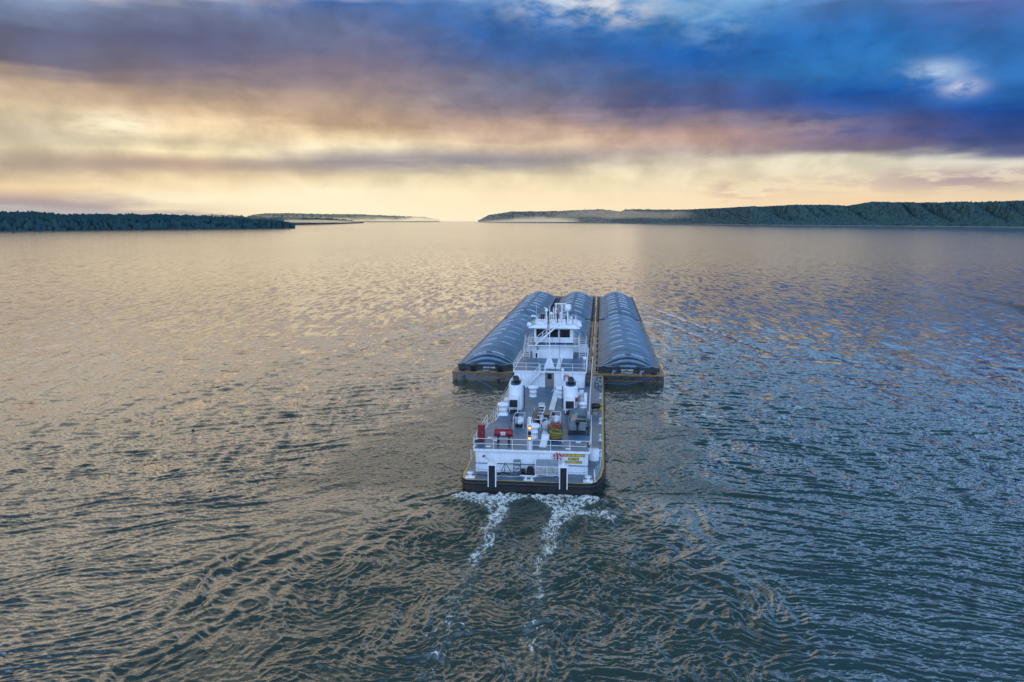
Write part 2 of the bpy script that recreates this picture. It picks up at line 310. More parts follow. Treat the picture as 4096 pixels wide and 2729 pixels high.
# ------------------------------------------------------------------ river: one sheet from under the viewer to the horizon
def sstep(x,a,b): 
    q=np.clip((x-a)/(b-a),0,1); return q*q*(3-2*q)
def build_water():
    dep=np.concatenate([np.arange(33.5,2.0,-.033)])
    r_f=CH/np.tan(np.radians(dep)); r=[2.0,8,16,24,30,35]+list(r_f)
    while r[-1]<60000: r.append(r[-1]*1.03)
    r=np.array(r)
    fine=np.arange(-35.5,35.5001,.074); coarse=np.arange(38,322.1,4.0)
    th=np.radians(np.concatenate([fine,coarse])); nr,nt=len(r),len(th)
    RR,TH=np.meshgrid(r,th,indexing='ij')
    x=(RR*np.sin(TH)).ravel(); y=(RR*np.cos(TH)).ravel(); rr=RR.ravel()
    fm=(np.abs(np.where(TH>math.pi,TH-2*math.pi,TH)).ravel()<R(35.6)); 
    dx=x-SX; dy=y-SY; u=dx*math.cos(HD)-dy*math.sin(HD); v=dx*math.sin(HD)+dy*math.cos(HD)
    dl=np.maximum(rr*R(.074),.02); dr=np.maximum(rr*rr/CH*R(.033),.03)     # sample spacing across / along the radius
    dr=np.where(rr>r_f[-1],rr*.03,dr); dl=np.where(fm,dl,rr*.07)
    rng=np.random.RandomState(3)
    ux,uy=x/np.maximum(rr,1),y/np.maximum(rr,1)
    # low-frequency patches
    def lowf(s,sy,seed,n=10):
        g=np.random.RandomState(seed); o=np.zeros_like(x)
        for _ in range(n):
            a=g.uniform(0,2*math.pi); k=2*math.pi*g.uniform(.5,1.6)
            o+=np.sin(k*(math.cos(a)*x/s+math.sin(a)*y/sy)+g.uniform(0,6.28))
        return o/math.sqrt(n/2)
    P1=lowf(55,26,1); P2=lowf(240,110,2); W1=lowf(14,10,4); W2=lowf(14,10,5)
    h=np.zeros_like(x); lost=np.zeros_like(x)
    def comp(lam,ang,a,ph,wx=0,wy=0,sharp=0.0,m=1.0):
        nonlocal h,lost
        k=2*math.pi/lam; kx,ky=math.sin(ang),math.cos(ang)
        cr=np.abs(kx*ux+ky*uy); sp=np.sqrt((cr*dr)**2+((1-cr)*dl)**2)
        f=1-sstep(sp/lam,.22,.5)
        s=np.sin(k*(kx*(x+wx)+ky*(y+wy))+ph)
        if sharp: s=s+sharp*np.cos(2*(k*(kx*(x+wx)+ky*(y+wy))+ph)+math.pi/2*0)*-.5
        h+=a*m*f*s; lost+=((1-f*f)*(a*k*m)**2)/2
    # wake outline in tow coordinates
    wl=np.interp(v,[-40,-30,-20,0,25,55,90,190],[23,24,25.5,27,22.5,18.5,17.5,17.5])+1.2*W1
    wr=np.interp(v,[-40,-30,0,25,55,90,190],[24,21,19.5,18,17.2,17,17])+1.2*W2
    inw=np.where(u<0,1-sstep(-u-wl,-5,2.5),1-sstep(u-wr,-4,2)); inw*=1-sstep(v,56,62); fade=sstep(v,-140,-60); inw*=fade
    core_w=np.interp(v,[-60,-34,-22,-8,0,3],[24,21,16.5,11.5,7.8,6])+1.0*W1
    core=(1-sstep(np.abs(u+.2),core_w*.72,core_w*1.05))*(1-sstep(v,-.5,2.5))*fade
    side=inw*sstep(v,-3,3)
    calm=inw*(1-core)*(1-.65*side)
    # wind ripples
    wind=np.clip(1+.14*P1+.16*P2,.45,1.6)*(1-.88*inw)
    lm=sstep(-u,-25,25); rm=1-lm
    for i in range(22):
        lam=float(np.exp(rng.uniform(math.log(.42),math.log(1.2)))); comp(lam,rng.normal(0.0,.26),.0075*lam*rng.uniform(.6,1.3),rng.uniform(0,6.28),.5*W1,.5*W2,.45,wind)
    for msk,mean in ((lm,-.40),(rm,.36)):
        for i in range(18):
            lam=float(np.exp(rng.uniform(math.log(.45),math.log(1.15)))); comp(lam,mean+rng.normal(0,.13),.0100*lam*rng.uniform(.6,1.3),rng.uniform(0,6.28),.5*W1,.5*W2,.5,wind*msk)
    for i in range(10):
        lam=float(np.exp(rng.uniform(math.log(.32),math.log(.7)))); comp(lam,rng.normal(0,.45),.012*lam,rng.uniform(0,6.28),.3*W1,.3*W2,.3,wind)
    for i in range(16):
        lam=float(np.exp(rng.uniform(math.log(1.3),math.log(3.4)))); comp(lam,rng.normal(0.0,.20),0.0032*lam*rng.uniform(.6,1.3),rng.uniform(0,6.28),.6*W1,.6*W2,.3,wind)
    # divergent waves thrown by the tow, both sides
    side_d=np.where(u<0,-u-17.6,u-16.8)
    vm=np.exp(-np.clip(side_d,0,None)/42)*sstep(side_d,-1,2)*sstep(v,-60,-5)*(1-sstep(v,150,185))*(1-.9*inw)
    for sgn in (-1,1):
        msk=vm*(u*sgn>0)
        for i in range(8):
            comp(rng.uniform(2.0,4.2),sgn*R(rng.uniform(14,26)),.030*rng.uniform(.6,1.2),rng.uniform(0,6.28),.35*W1,.35*W2,.5,msk)
        for off,amp_ in ((0,.17),(7,.11)):
            d=side_d-(185-v)*math.tan(R(13))-2+off
            h+=amp_*np.exp(-(d/1.6)**2)*np.sin(d*1.6)*(u*sgn>0)*np.exp(-np.clip(side_d,0,None)/60)*(v<184)*(rr<420)*(1-inw)
    # propeller wash: boils, creases, swirls
    wx=np.zeros_like(x); wy=np.zeros_like(x)
    for i in range(14):
        a=rng.uniform(0,6.28); k=2*math.pi/rng.uniform(4,14); p=rng.uniform(0,6.28); s=np.sin(k*(math.cos(a)*u+math.sin(a)*v)+p)
        wx+=-math.sin(a)*s; wy+=math.cos(a)*s
    def turb(l0,l1,n,seed,wamp):
        g=np.random.RandomState(seed); o=np.zeros_like(x)
        for _ in range(n):
            lam=g.uniform(l0,l1); a=g.uniform(0,6.28); k=2*math.pi/lam
            f=1-sstep(np.maximum(dl,dr*.7)/lam,.2,.45)
            o+=f*np.sin(k*(math.cos(a)*(u+wamp*wx)+math.sin(a)*(v+wamp*wy))+g.uniform(0,6.28))
        return o/math.sqrt(n/2)
    near=(rr<260)
    T1=turb(2.6,7,16,11,.45); T2=turb(1.1,2.6,18,12,.40); T3=turb(.5,1.1,20,13,.30); T4=turb(.26,.5,18,14,.2); M1=turb(6,16,8,15,.6)
    def rg(T,s=1.1): return 1-np.minimum(np.abs(T)*s,1.6)
    c1,c2,c3,c4=rg(T1),rg(T2),rg(T3,1.0),rg(T4,1.0)
    wash=core*np.interp(v,[-60,-30,-8,0],[.75,.95,1.15,1.3])*np.clip(1+.35*M1,.45,1.6)*.52
    h+=near*wash*(.10*T1+.13*c1*c1*np.sign(c1)+.085*c2+.045*c3+.016*c4+.02*T3)
    h+=near*side*.7*(.020*T1+.05*c2*sstep(M1+T1*.5,-.3,1.0)+.016*c3+.006*c4)
    S1=turb(5,13,10,21,1.1); S2=turb(1.6,3.6,12,22,1.0)
    h+=near*calm*.5*(.085*S1+.022*S2+.035*rg(S1)*sstep(M1,-.2,1)+.022*c2*sstep(S1,.0,1.0)+.006*c3)
    # edge of the wash: curling ridges
    ed=np.abs(u+.2)-core_w*.98
    edge=np.exp(-(ed/3.0)**2)*(1-sstep(v,-1,3))*fade
    h+=near*edge*(.075*np.sin(ed*2.1+1.3*T1)+.035*c2)
    dc=np.hypot(u+7.5,(v+22)*.9); aw=np.exp(-((dc-14.0)/3.0)**2)*sstep(-u,12,17)*np.exp(-((v+21)/8)**2)
    h+=near*aw*(.13*np.sin(2*math.pi*dc/1.75+.9*T1)+.03*c2)
    dc2=np.hypot(u-7.5,(v+21)*.9); aw2=np.exp(-((dc2-11.5)/2.2)**2)*sstep(u,11,15)*np.exp(-((v+21)/7)**2)
    h+=near*aw2*(.07*np.sin(2*math.pi*dc2/1.6+.9*T1)+.03*c2)
    # foam from the two propellers and along the hulls
    foam=np.zeros_like(x)
    for cx,wd0,e0 in ((np.interp(v,[-30,-16,-10,-5,-1,1],[-3.2,-3.0,-2.6,-2.5,-3.4,-3.6]),np.interp(v,[-30,-12,-5,0],[1.6,.9,.95,2.5]),1.0),(np.interp(v,[-30,-14,-7,-1,1],[2.4,2.2,2.7,3.3,3.4]),np.interp(v,[-30,-12,-5,0],[1.5,.9,1.0,2.3]),1.0)):
        c_=cx+.20*np.sin(v*.9)*(v<-2)
        foam+=np.exp(-((u-c_)/wd0)**2)*np.interp(v,[-34,-24,-14,-8,-2,.3,.9],[.20,.44,.60,.82,1.06,1.1,0])
    foam+=.80*np.exp(-((v+.6)/.9)**2)*(np.abs(u)<8.0)*np.interp(np.abs(u),[0,1.5,3,7,8.0],[.5,.7,1,.9,.2])
    foam+=.85*np.exp(-((v+4.0+.25*(u-5))/1.5)**2)*np.interp(u,[3,4,7.5,9.5],[0,.9,.8,0])+.6*np.exp(-((v+1.8)/1.2)**2)*np.interp(u,[-8.5,-6.5,-4,-3],[0,.7,.8,0])
    foam+=core*(0.26*sstep(c2,.5,1.0)+.16*sstep(c1,.55,1.0))*np.interp(v,[-45,-20,-5],[.75,1,1])*np.clip(.7+.6*M1,0,1.3)
    foam+=.35*side*sstep(c2,.75,1.0)*sstep(M1,.2,1.2)
    foam+=.9*np.exp(-((u-17.2)/.9)**2)*np.exp(-((v-53.6)/1.8)**2)+.5*np.exp(-((u+17.9)/.8)**2)*np.exp(-((v-53.8)/1.5)**2)
    foam+=.55*np.exp(-((u+13)/1.4)**2-((v-37)/1.6)**2)+.45*np.exp(-((u+9.5)/.8)**2-((v-46)/3)**2)
    foam+=.5*np.exp(-((np.abs(u)-7.2)/.35)**2)*(v>1)*(v<53)*sstep(T1,.2,1.2)
    foam=np.clip(foam,0,.74)
    h+=near*foam*(.12*np.abs(T2)+.07*T3+.05*np.abs(T4))
    aer=np.clip(core*np.interp(v,[-70,-20,0],[.35,.8,1])+.85*side+.55*calm,0,1)
    # far water: calm slicks and ruffled streaks
    far=np.clip((np.log(np.maximum(rr,1))-math.log(180))/1.2,0,1)
    st=lowf(900,90,31,14)
    streak=np.exp(-((x-162)**2/(60**2)))*0
    xc=np.interp(y,[200,223,246,284,336,380],[140,150,157,161.5,164,164]); dk=np.exp(-((x-xc)/np.interp(y,[220,340],[15,6]))**2)*sstep(y,190,222)*(1-sstep(y,300,360))
    lost+=far*(.0035+.0022*np.clip(st,-1.2,1.5))
    lost=np.sqrt(np.maximum(lost,0)); lost*=(1-.75*inw); lost*=np.interp(rr,[0,900,2500,5000,60000],[1,.8,.5,.35,.25])
    lost=np.minimum(lost*(1+.35*dk),.42*CH/np.maximum(rr,20)*(1+.6*dk))
    h*=(1-.5*dk)
    N=nr*nt; me=bpy.data.meshes.new('river_water'); me.vertices.add(N)
    co=np.empty((N,3),np.float32); co[:,0]=x; co[:,1]=y; co[:,2]=h; me.vertices.foreach_set('co',co.ravel())
    i=np.arange(nr-1)[:,None]; j=np.arange(nt)[None,:]; jn=(j+1)%nt
    q=np.stack(np.broadcast_arrays(i*nt+j,i*nt+jn,(i+1)*nt+jn,(i+1)*nt+j),-1).reshape(-1,4)[:,::-1]
    nq=len(q); me.loops.add(nq*4); me.loops.foreach_set('vertex_index',q.ravel().astype(np.int32))
    me.polygons.add(nq); me.polygons.foreach_set('loop_start',np.arange(0,nq*4,4,dtype=np.int32))
    me.polygons.foreach_set('use_smooth',np.ones(nq,bool)); me.update(calc_edges=True)
    cap=None
    for nm,arr in (('foam',foam),('lost',lost),('aerated',aer),('patch',dk),('gloss',np.clip((np.log(np.maximum(rr,1))-math.log(110))/math.log(7),0,1)),('fine',np.clip(105/np.maximum(rr,1),0,1)**1.3)):
        a=me.attributes.new(nm,'FLOAT','POINT'); a.data.foreach_set('value',arr.astype(np.float32))
    o=bpy.data.objects.new('water',me); COL.objects.link(o); tag(o,kind='structure')
    m=bpy.data.materials.new('river_water'); m.use_nodes=True; t=NT(m.node_tree); t.n.clear()
    out=t.node('ShaderNodeOutputMaterial'); p=t.node('ShaderNodeBsdfPrincipled'); t.l.new(p.outputs[0],out.inputs[0])
    def attr(n): 
        a=t.node('ShaderNodeAttribute'); a.attribute_name=n; return a.outputs['Fac']
    pos=t.node('ShaderNodeNewGeometry').outputs['Position']; N0=t.node('ShaderNodeNewGeometry').outputs['Normal']
    # unresolved ripples, longer across than along the view of the wind
    na=t.noise(t.scale(pos,(.17,.70,0)),1.0,4,.85); nc=t.noise(t.scale(pos,(.62,.13,0)),1.0,2,.6); nb=t.noise(t.scale(pos,(2.6,5.0,0)),1.0,2,.7)
    va=t.node('ShaderNodeVectorMath',operation='SUBTRACT'); t.l.new(na.outputs[1],va.inputs[0]); va.inputs[1].default_value=(.5,.5,.5)
    vb=t.node('ShaderNodeVectorMath',operation='SUBTRACT'); t.l.new(nb.outputs[1],vb.inputs[0]); vb.inputs[1].default_value=(.5,.5,.5)
    vc=t.node('ShaderNodeVectorMath',operation='SUBTRACT'); t.l.new(nc.outputs[1],vc.inputs[0]); vc.inputs[1].default_value=(.5,.5,.5)
    def vs(vec,f):
        n=t.node('ShaderNodeVectorMath',operation='SCALE'); t.l.new(vec,n.inputs[0]); t.put(n.inputs[3],f); return n.outputs[0]
    def va_(a,b):
        n=t.node('ShaderNodeVectorMath',operation='ADD'); t.l.new(a,n.inputs[0]); t.l.new(b,n.inputs[1]); return n.outputs[0]
    L=attr('lost'); aerA=attr('aerated')
    pert=va_(va_(vs(vc.outputs[0],t.m('MULTIPLY',L,8.5)),vs(va.outputs[0],t.m('MULTIPLY',L,4.5))),vs(vb.outputs[0],t.m('ADD',t.m('MULTIPLY',L,2.0),t.m('MULTIPLY',attr('fine'),.58))))
    pert=t.scale(pert,(.85,1,0))
    nn=t.node('ShaderNodeVectorMath',operation='NORMALIZE'); t.l.new(va_(N0,pert),nn.inputs[0])
    fm_=attr('foam')
    fn=t.noise(t.scale(pos,(1,1,.3)),3.2,5,.75,.5).outputs[0]; fn2=t.noise(pos,.55,2,.6).outputs[0]
    rdg=t.m('SUBTRACT',1.0,t.m('MULTIPLY',t.m('ABSOLUTE',t.m('SUBTRACT',t.m('MULTIPLY',t.noise(pos,1.5,4,.6,.6).outputs[0],2.0),1.0)),2.4))
    fth=t.m('ADD',t.m('ADD',t.m('MULTIPLY',fn,.50),t.m('MULTIPLY',fn2,.22)),t.m('MULTIPLY',rdg,.24))
    fmask=t.sm(t.m('SUBTRACT',t.m('ADD',fth,t.m('MULTIPLY',fm_,.44)),.80),0.0,.12)
    fmask=t.m('MULTIPLY',fmask,t.sm(fm_,.05,.25))
    deep=t.mix(aerA,(.016,.036,.036),(.036,.055,.041))
    deep=t.mix(t.m('MULTIPLY',t.sm(fm_,.10,.65),.65),deep,(.085,.105,.085)); fmask=t.m('MULTIPLY',fmask,t.sm(fn2,.3,.65,.7,1.0))
    t.put(p.inputs['Base Color'],t.mix(fmask,deep,(.80,.76,.66)))
    t.put(p.inputs['Roughness'],t.m('ADD',t.m('ADD',t.m('ADD',.05,t.m('MULTIPLY',attr('gloss'),.09)),t.m('MULTIPLY',attr('patch'),.02)),t.m('MULTIPLY',fmask,.6)))
    t.put(p.inputs['IOR'],t.m('ADD',t.m('ADD',t.m('ADD',2.5,t.m('MULTIPLY',attr('gloss'),2.5)),t.m('MULTIPLY',aerA,-1.22)),t.m('MULTIPLY',attr('patch'),-2.7)))
    t.l.new(nn.outputs[0],p.inputs['Normal'])
    me.materials.append(m)
build_water()
# ------------------------------------------------------------------ far shores, woods, mist
def dirpx(x,y):
    cx=(x-2048)/FPX; cy=-(y-1364.5)/FPX
    return cx,math.cos(PITCH)+cy*math.sin(PITCH),-math.sin(PITCH)+cy*math.cos(PITCH)
def bearing(x): a,b,_=dirpx(x,HORIZ); return math.atan2(a,b)
def hz(x,y,D):
    a,b,c=dirpx(x,y); return CH+D*c/math.hypot(a,b)
def wood_mat(name,c1,c2,c3,hazeg=0.0):
    m=bpy.data.materials.new(name); m.use_nodes=True; t=NT(m.node_tree); t.n.clear()
    out=t.node('ShaderNodeOutputMaterial'); p=t.node('ShaderNodeBsdfPrincipled'); t.l.new(p.outputs[0],out.inputs[0])
    pos=t.node('ShaderNodeNewGeometry').outputs['Position']
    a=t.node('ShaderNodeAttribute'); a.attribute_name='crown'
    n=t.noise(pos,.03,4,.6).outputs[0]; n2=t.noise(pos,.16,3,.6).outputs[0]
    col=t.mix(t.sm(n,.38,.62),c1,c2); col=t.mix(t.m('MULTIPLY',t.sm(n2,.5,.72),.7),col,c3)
    vl=t.node('ShaderNodeVectorMath',operation='LENGTH'); t.l.new(pos,vl.inputs[0]); col=t.mix(t.sm(vl.outputs['Value'],4600,10500,0,hazeg),col,(.19,.18,.15))  # haze of distance mixed into the foliage colour
    f=t.sm(a.outputs['Fac'],0,1,.38,1.15); col=t.mix(1.0,col,t.xyz(f,f,f),'MULTIPLY')  # canopy shading put into the colour: crown tops lighter, gaps darker
    t.put(p.inputs['Base Color'],col); p.inputs['Roughness'].default_value=.95; p.inputs['Specular IOR Level'].default_value=.0
    return m
def woods(name,px,D,Y,W,step,rows,rc,m,spur=0.0,front=.35,seed=1,crown_h=7.0):
    rs=np.random.RandomState(seed); b0,b1=bearing(px[0]),bearing(px[-1])
    Dm=np.mean(D); ns=int(abs(b1-b0)*Dm/step); bs=np.linspace(b0,b1,ns)
    kb=np.array([bearing(q) for q in px]); dist=np.interp(bs,kb,D); Wd=np.interp(bs,kb,W)
    top=np.interp(bs,kb,[hz(q,yy,d+w*.75) for q,yy,d,w in zip(px,Y,D,W)])
    s=bs*Dm; t=np.linspace(0,1,rows)**1.25
    S,T=np.meshgrid(s,t,indexing='ij'); TOP=np.repeat(top[:,None],rows,1); DI=np.repeat(dist[:,None],rows,1)
    def wob(q,n,l0,l1):
        o=np.zeros_like(q)
        for _ in range(n): o+=np.sin(q*2*math.pi/rs.uniform(l0,l1)+rs.uniform(0,6.28))
        return o/math.sqrt(n/2)
    WW=np.repeat(Wd[:,None],rows,1)
    sk=S+.9*T*WW
    sp=wob(sk,5,210,520)+.5*wob(sk,4,90,170)
    tt=np.clip(T/.75*(1+spur*.45*np.clip(sp,-1.5,1.5)*np.sin(np.clip(T/.75,0,1)*math.pi)),0,1.3)
    base=np.clip(tt,0,1); prof=np.where(base<1,front*np.minimum(base*7,1)*(1-base)+(base**.85)*1.0*np.clip(base,0,1)**.25,1.0)
    prof=np.clip(prof,0,1)*np.where(T>.8,1-.25*(T-.8)/.2,1)
    edge=np.minimum(1,np.minimum(S-s.min(),s.max()-S)/ (rc*5))*0+1
    # crowns on a jittered grid
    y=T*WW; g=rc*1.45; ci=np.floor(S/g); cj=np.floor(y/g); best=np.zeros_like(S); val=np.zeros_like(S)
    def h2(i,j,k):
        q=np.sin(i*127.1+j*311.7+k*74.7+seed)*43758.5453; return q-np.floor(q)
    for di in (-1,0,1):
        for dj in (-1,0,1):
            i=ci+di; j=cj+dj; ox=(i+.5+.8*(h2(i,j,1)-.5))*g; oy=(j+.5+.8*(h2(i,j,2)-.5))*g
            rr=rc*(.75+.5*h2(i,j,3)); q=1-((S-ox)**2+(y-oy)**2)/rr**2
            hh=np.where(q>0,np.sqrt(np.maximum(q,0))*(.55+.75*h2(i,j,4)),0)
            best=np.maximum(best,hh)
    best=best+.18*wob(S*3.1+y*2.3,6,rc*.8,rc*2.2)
    z=np.maximum(TOP-crown_h,2)*prof+crown_h*np.clip(best,0,1.6)*np.minimum(1,T*rows/2)
    Dd=DI+y; x=np.sin(bs)[:,None]*Dd; yy=np.cos(bs)[:,None]*Dd
    co=np.stack([x,yy,z],-1).reshape(-1,3); N=len(co)
    me=bpy.data.meshes.new(name); me.vertices.add(N); me.vertices.foreach_set('co',co.astype(np.float32).ravel())
    i=np.arange(ns-1)[:,None]; j=np.arange(rows-1)[None,:]
    q=np.stack(np.broadcast_arrays(i*rows+j,i*rows+j+1,(i+1)*rows+j+1,(i+1)*rows+j),-1).reshape(-1,4)[:,::-1]; nq=len(q)
    me.loops.add(nq*4); me.loops.foreach_set('vertex_index',q.ravel().astype(np.int32)); me.polygons.add(nq)
    me.polygons.foreach_set('loop_start',np.arange(0,nq*4,4,dtype=np.int32)); me.update(calc_edges=True)
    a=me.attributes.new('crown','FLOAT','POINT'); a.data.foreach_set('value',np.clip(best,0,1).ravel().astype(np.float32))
    me.materials.append(m); o=bpy.data.objects.new(name,me); COL.objects.link(o)
    return o
blu=wood_mat('bluff_foliage',(.044,.088,.100),(.058,.108,.105),(.11,.165,.11),.95)  # last tone raised as painted sun-lit patches on the slopes
far=wood_mat('distant_hazed_foliage',(.20,.185,.15),(.23,.205,.16),(.26,.23,.175))  # haze put into this and the next foliage colours
vfar=wood_mat('remote_hazed_foliage',(.30,.235,.14),(.32,.25,.15),(.33,.26,.155))
lef=wood_mat('island_foliage',(.024,.056,.068),(.034,.070,.068),(.045,.085,.06))
lef2=wood_mat('island_far_hazed_foliage',(.065,.092,.09),(.08,.10,.092),(.10,.12,.10))  # paler than the near island: haze put into the colour
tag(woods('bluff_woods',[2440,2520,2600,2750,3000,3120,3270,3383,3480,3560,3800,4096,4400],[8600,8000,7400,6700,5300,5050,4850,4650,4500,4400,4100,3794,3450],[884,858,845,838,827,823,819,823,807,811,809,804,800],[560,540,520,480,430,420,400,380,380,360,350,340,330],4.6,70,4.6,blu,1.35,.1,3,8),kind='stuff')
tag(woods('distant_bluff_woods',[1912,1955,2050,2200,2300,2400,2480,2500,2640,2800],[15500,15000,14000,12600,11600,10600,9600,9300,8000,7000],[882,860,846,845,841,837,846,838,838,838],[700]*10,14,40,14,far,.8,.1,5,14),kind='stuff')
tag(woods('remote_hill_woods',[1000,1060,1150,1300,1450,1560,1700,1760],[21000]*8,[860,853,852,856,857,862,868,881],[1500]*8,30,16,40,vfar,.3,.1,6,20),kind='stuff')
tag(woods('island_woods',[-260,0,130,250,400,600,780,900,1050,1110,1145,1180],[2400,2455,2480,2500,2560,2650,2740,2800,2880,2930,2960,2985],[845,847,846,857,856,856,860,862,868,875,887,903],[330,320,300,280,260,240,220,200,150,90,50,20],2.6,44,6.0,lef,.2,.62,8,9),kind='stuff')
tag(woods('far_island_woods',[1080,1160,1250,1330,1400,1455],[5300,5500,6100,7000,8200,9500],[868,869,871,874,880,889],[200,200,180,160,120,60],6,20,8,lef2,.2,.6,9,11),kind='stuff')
# ground under the woods: banks that run down into the river
def bank(name,px,D,W,z0,m,front=30):
    b=MB(); n=len(px); vs=[]
    for q,d,w in zip(px,D,W):
        a=bearing(q)
        for dd,zz in ((d-front,-.6),(d-front*.35,z0),(d+w,z0+3)): vs.append((math.sin(a)*dd,math.cos(a)*dd,zz))
    b.add(vs,[(i*3+k,i*3+k+1,i*3+k+4,i*3+k+3) for i in range(n-1) for k in (0,1)])
    return tag(b.build(name,m),kind='structure')
SAND=mat('shore_sand',(.27,.215,.165),.9,var=.3,scale=.02,c2=(.10,.11,.10),th=.55,scale2=.012)
MUD=mat('shore_mud',(.045,.045,.045),.8,var=.3,scale=.02)
bank('right_bank',[2440,2520,2600,2750,3000,3120,3270,3383,3480,3560,3800,4096,4400],[8600,8000,7400,6700,5300,5050,4850,4650,4500,4400,4100,3794,3450],[100]*13,2.2,SAND,42)
bank('left_bank',[-260,0,130,250,400,600,780,900,1050,1130,1165],[2400,2455,2480,2500,2560,2650,2740,2800,2880,2940,2975],[30]*11,.5,MUD,18)
# mist banks lying on the water
def mist(name,x0,x1,ya,yb,D,col,dens,seed,emi,ground):
    m=bpy.data.materials.new(name); m.use_nodes=True; t=NT(m.node_tree); t.n.clear()
    out=t.node('ShaderNodeOutputMaterial'); tr=t.node('ShaderNodeBsdfTransparent'); tl=t.node('ShaderNodeBsdfTranslucent'); em=t.node('ShaderNodeEmission')
    tl.inputs[0].default_value=(*col,1); em.inputs[0].default_value=(*col,1); em.inputs[1].default_value=emi  # emission adds a glow for sunlight scattered in the mist
    ad=t.node('ShaderNodeAddShader'); t.l.new(tl.outputs[0],ad.inputs[0]); t.l.new(em.outputs[0],ad.inputs[1])
    mx=t.node('ShaderNodeMixShader'); t.l.new(tr.outputs[0],mx.inputs[1]); t.l.new(ad.outputs[0],mx.inputs[2]); t.l.new(mx.outputs[0],out.inputs[0])
    a=t.node('ShaderNodeAttribute'); a.attribute_name='thick'
    pos=t.node('ShaderNodeNewGeometry').outputs['Position']; k=4000.0/D
    n=t.noise(t.scale(pos,(.0035*k,.0035*k,.013*k)),1.0,5,.55).outputs[0]
    n2=t.m('SUBTRACT',t.m('ADD',a.outputs['Fac'],t.m('MULTIPLY',t.m('SUBTRACT',n,.5),1.7)),.18)
    al=t.m('MULTIPLY',t.m('MULTIPLY',t.sm(n2,0.0,.75),dens),t.sm(a.outputs['Fac'],0,.3),clamp=True)
    t.l.new(al,mx.inputs[0])
    nx,nz=60,14; vs=[]; th=[]
    for i in range(nx+1):
        f=i/nx; q=x0+(x1-x0)*f; ang=bearing(q); yt=ya[0]+(ya[1]-ya[0])*f; yl=yb[0]+(yb[1]-yb[0])*f
        Dx=D[0]+(D[1]-D[0])*f if isinstance(D,tuple) else D
        for j in range(nz+1):
            g=j/nz; z=hz(q,yl+(yt-yl)*g,Dx); z=max(z,.3)
            vs.append((math.sin(ang)*Dx,math.cos(ang)*Dx,z)); th.append(max(0,math.sin(math.pi*f))**.6*((1-g)**1.2 if ground else max(0,math.sin(math.pi*g))))
    b=MB(); b.add(vs,[(i*(nz+1)+j,(i+1)*(nz+1)+j,(i+1)*(nz+1)+j+1,i*(nz+1)+j+1) for i in range(nx) for j in range(nz)],0,True)
    o=b.build('mist',m); at=o.data.attributes.new('thick','FLOAT','POINT'); at.data.foreach_set('value',th); return tag(o,kind='stuff')
CRM=(1.0,.86,.62)
mist('mist',1000,2300,(858,856),(885,886),16500,(1.0,.84,.58),.8,1,.66,True)
mist('mist',1820,2420,(862,846),(889,888),9000,(1.0,.87,.66),.6,2,.5,True)
mist('mist',2150,2800,(832,838),(878,884),4900,(.98,.86,.70),.22,6,.45,False)
mist('mist',-900,1330,(770,862),(880,893),2900,(.78,.69,.64),.80,3,.30,False)
mist('mist',1080,1480,(874,880),(893,895),3600,(1.0,.84,.60),.55,5,.5,False)
# small craft off the left shore, mast on the distant bluff, bird on the water
def at(x,D): a=bearing(x); return math.sin(a)*D,math.cos(a)*D
sb=bpy.data.objects.new('moored_boat',None); COL.objects.link(sb); sb.location=(*at(49,2060),0); sb.rotation_euler=(0,0,R(25)); tag(sb,'small dark boat with a bare mast lying off the left wooded shore','boat')
b=MB(); hl=[(-3,.55),(-2.4,1.0),(0,1.2),(2,.8),(3.2,.05)]
poly=[(x,-w) for x,w in hl]+[(x,w) for x,w in hl[::-1]]; b.prism([(x*.85,y*.6) for x,y in poly],-.2,1.5,top=poly); b.build('hull',BLACK,sb)
MB().prism([(-1.6,-.7),(1,-.5),(1,.5),(-1.6,.7)],1.502,2.9,top=[(-1.4,-.5),(.6,-.35),(.6,.35),(-1.4,.5)]).build('cabin',BLACK,sb)
MB().tube([(.4,0,2.9),(.4,0,6.8)],.14,8).build('mast',BLACK,sb)
rm=MB(); X0,Y0=at(2340,11900); zt=hz(2340,842,11900)
for k in range(3):
    a=k*2.094; rm.tube([(3*math.cos(a),3*math.sin(a),-20),(.6*math.cos(a),.6*math.sin(a),52)],1.3,5)
for k in range(9): rm.tube([(2.4*math.cos(q*2.094)*(1-k*.08),2.4*math.sin(q*2.094)*(1-k*.08),k*5.5) for q in range(4)],.5,4)
o=rm.build('radio_mast',GREYM,None,(X0,Y0,zt-14)); tag(o,'thin lattice radio mast standing on the hazy far bluff','mast')
bd=thing('water_bird','small dark water bird floating alone left of the tow','bird',-44.5,19.4,.05,R(70))
b=MB(); b.lathe([(.01,-.2),(.07,-.16),(.11,-.05),(.115,.04),(.08,.13),(.03,.2),(.008,.27)],(0,0,.06),12,0,'Y'); b.tube([(0,-.13,.1),(0,-.18,.2),(0,-.19,.26)],[.05,.035,.04],8); b.ball((0,-.2,.28),.052,10); b.tube([(0,-.24,.28),(0,-.31,.265)],[.018,.006],6)
b.build('body',BLACK,bd)
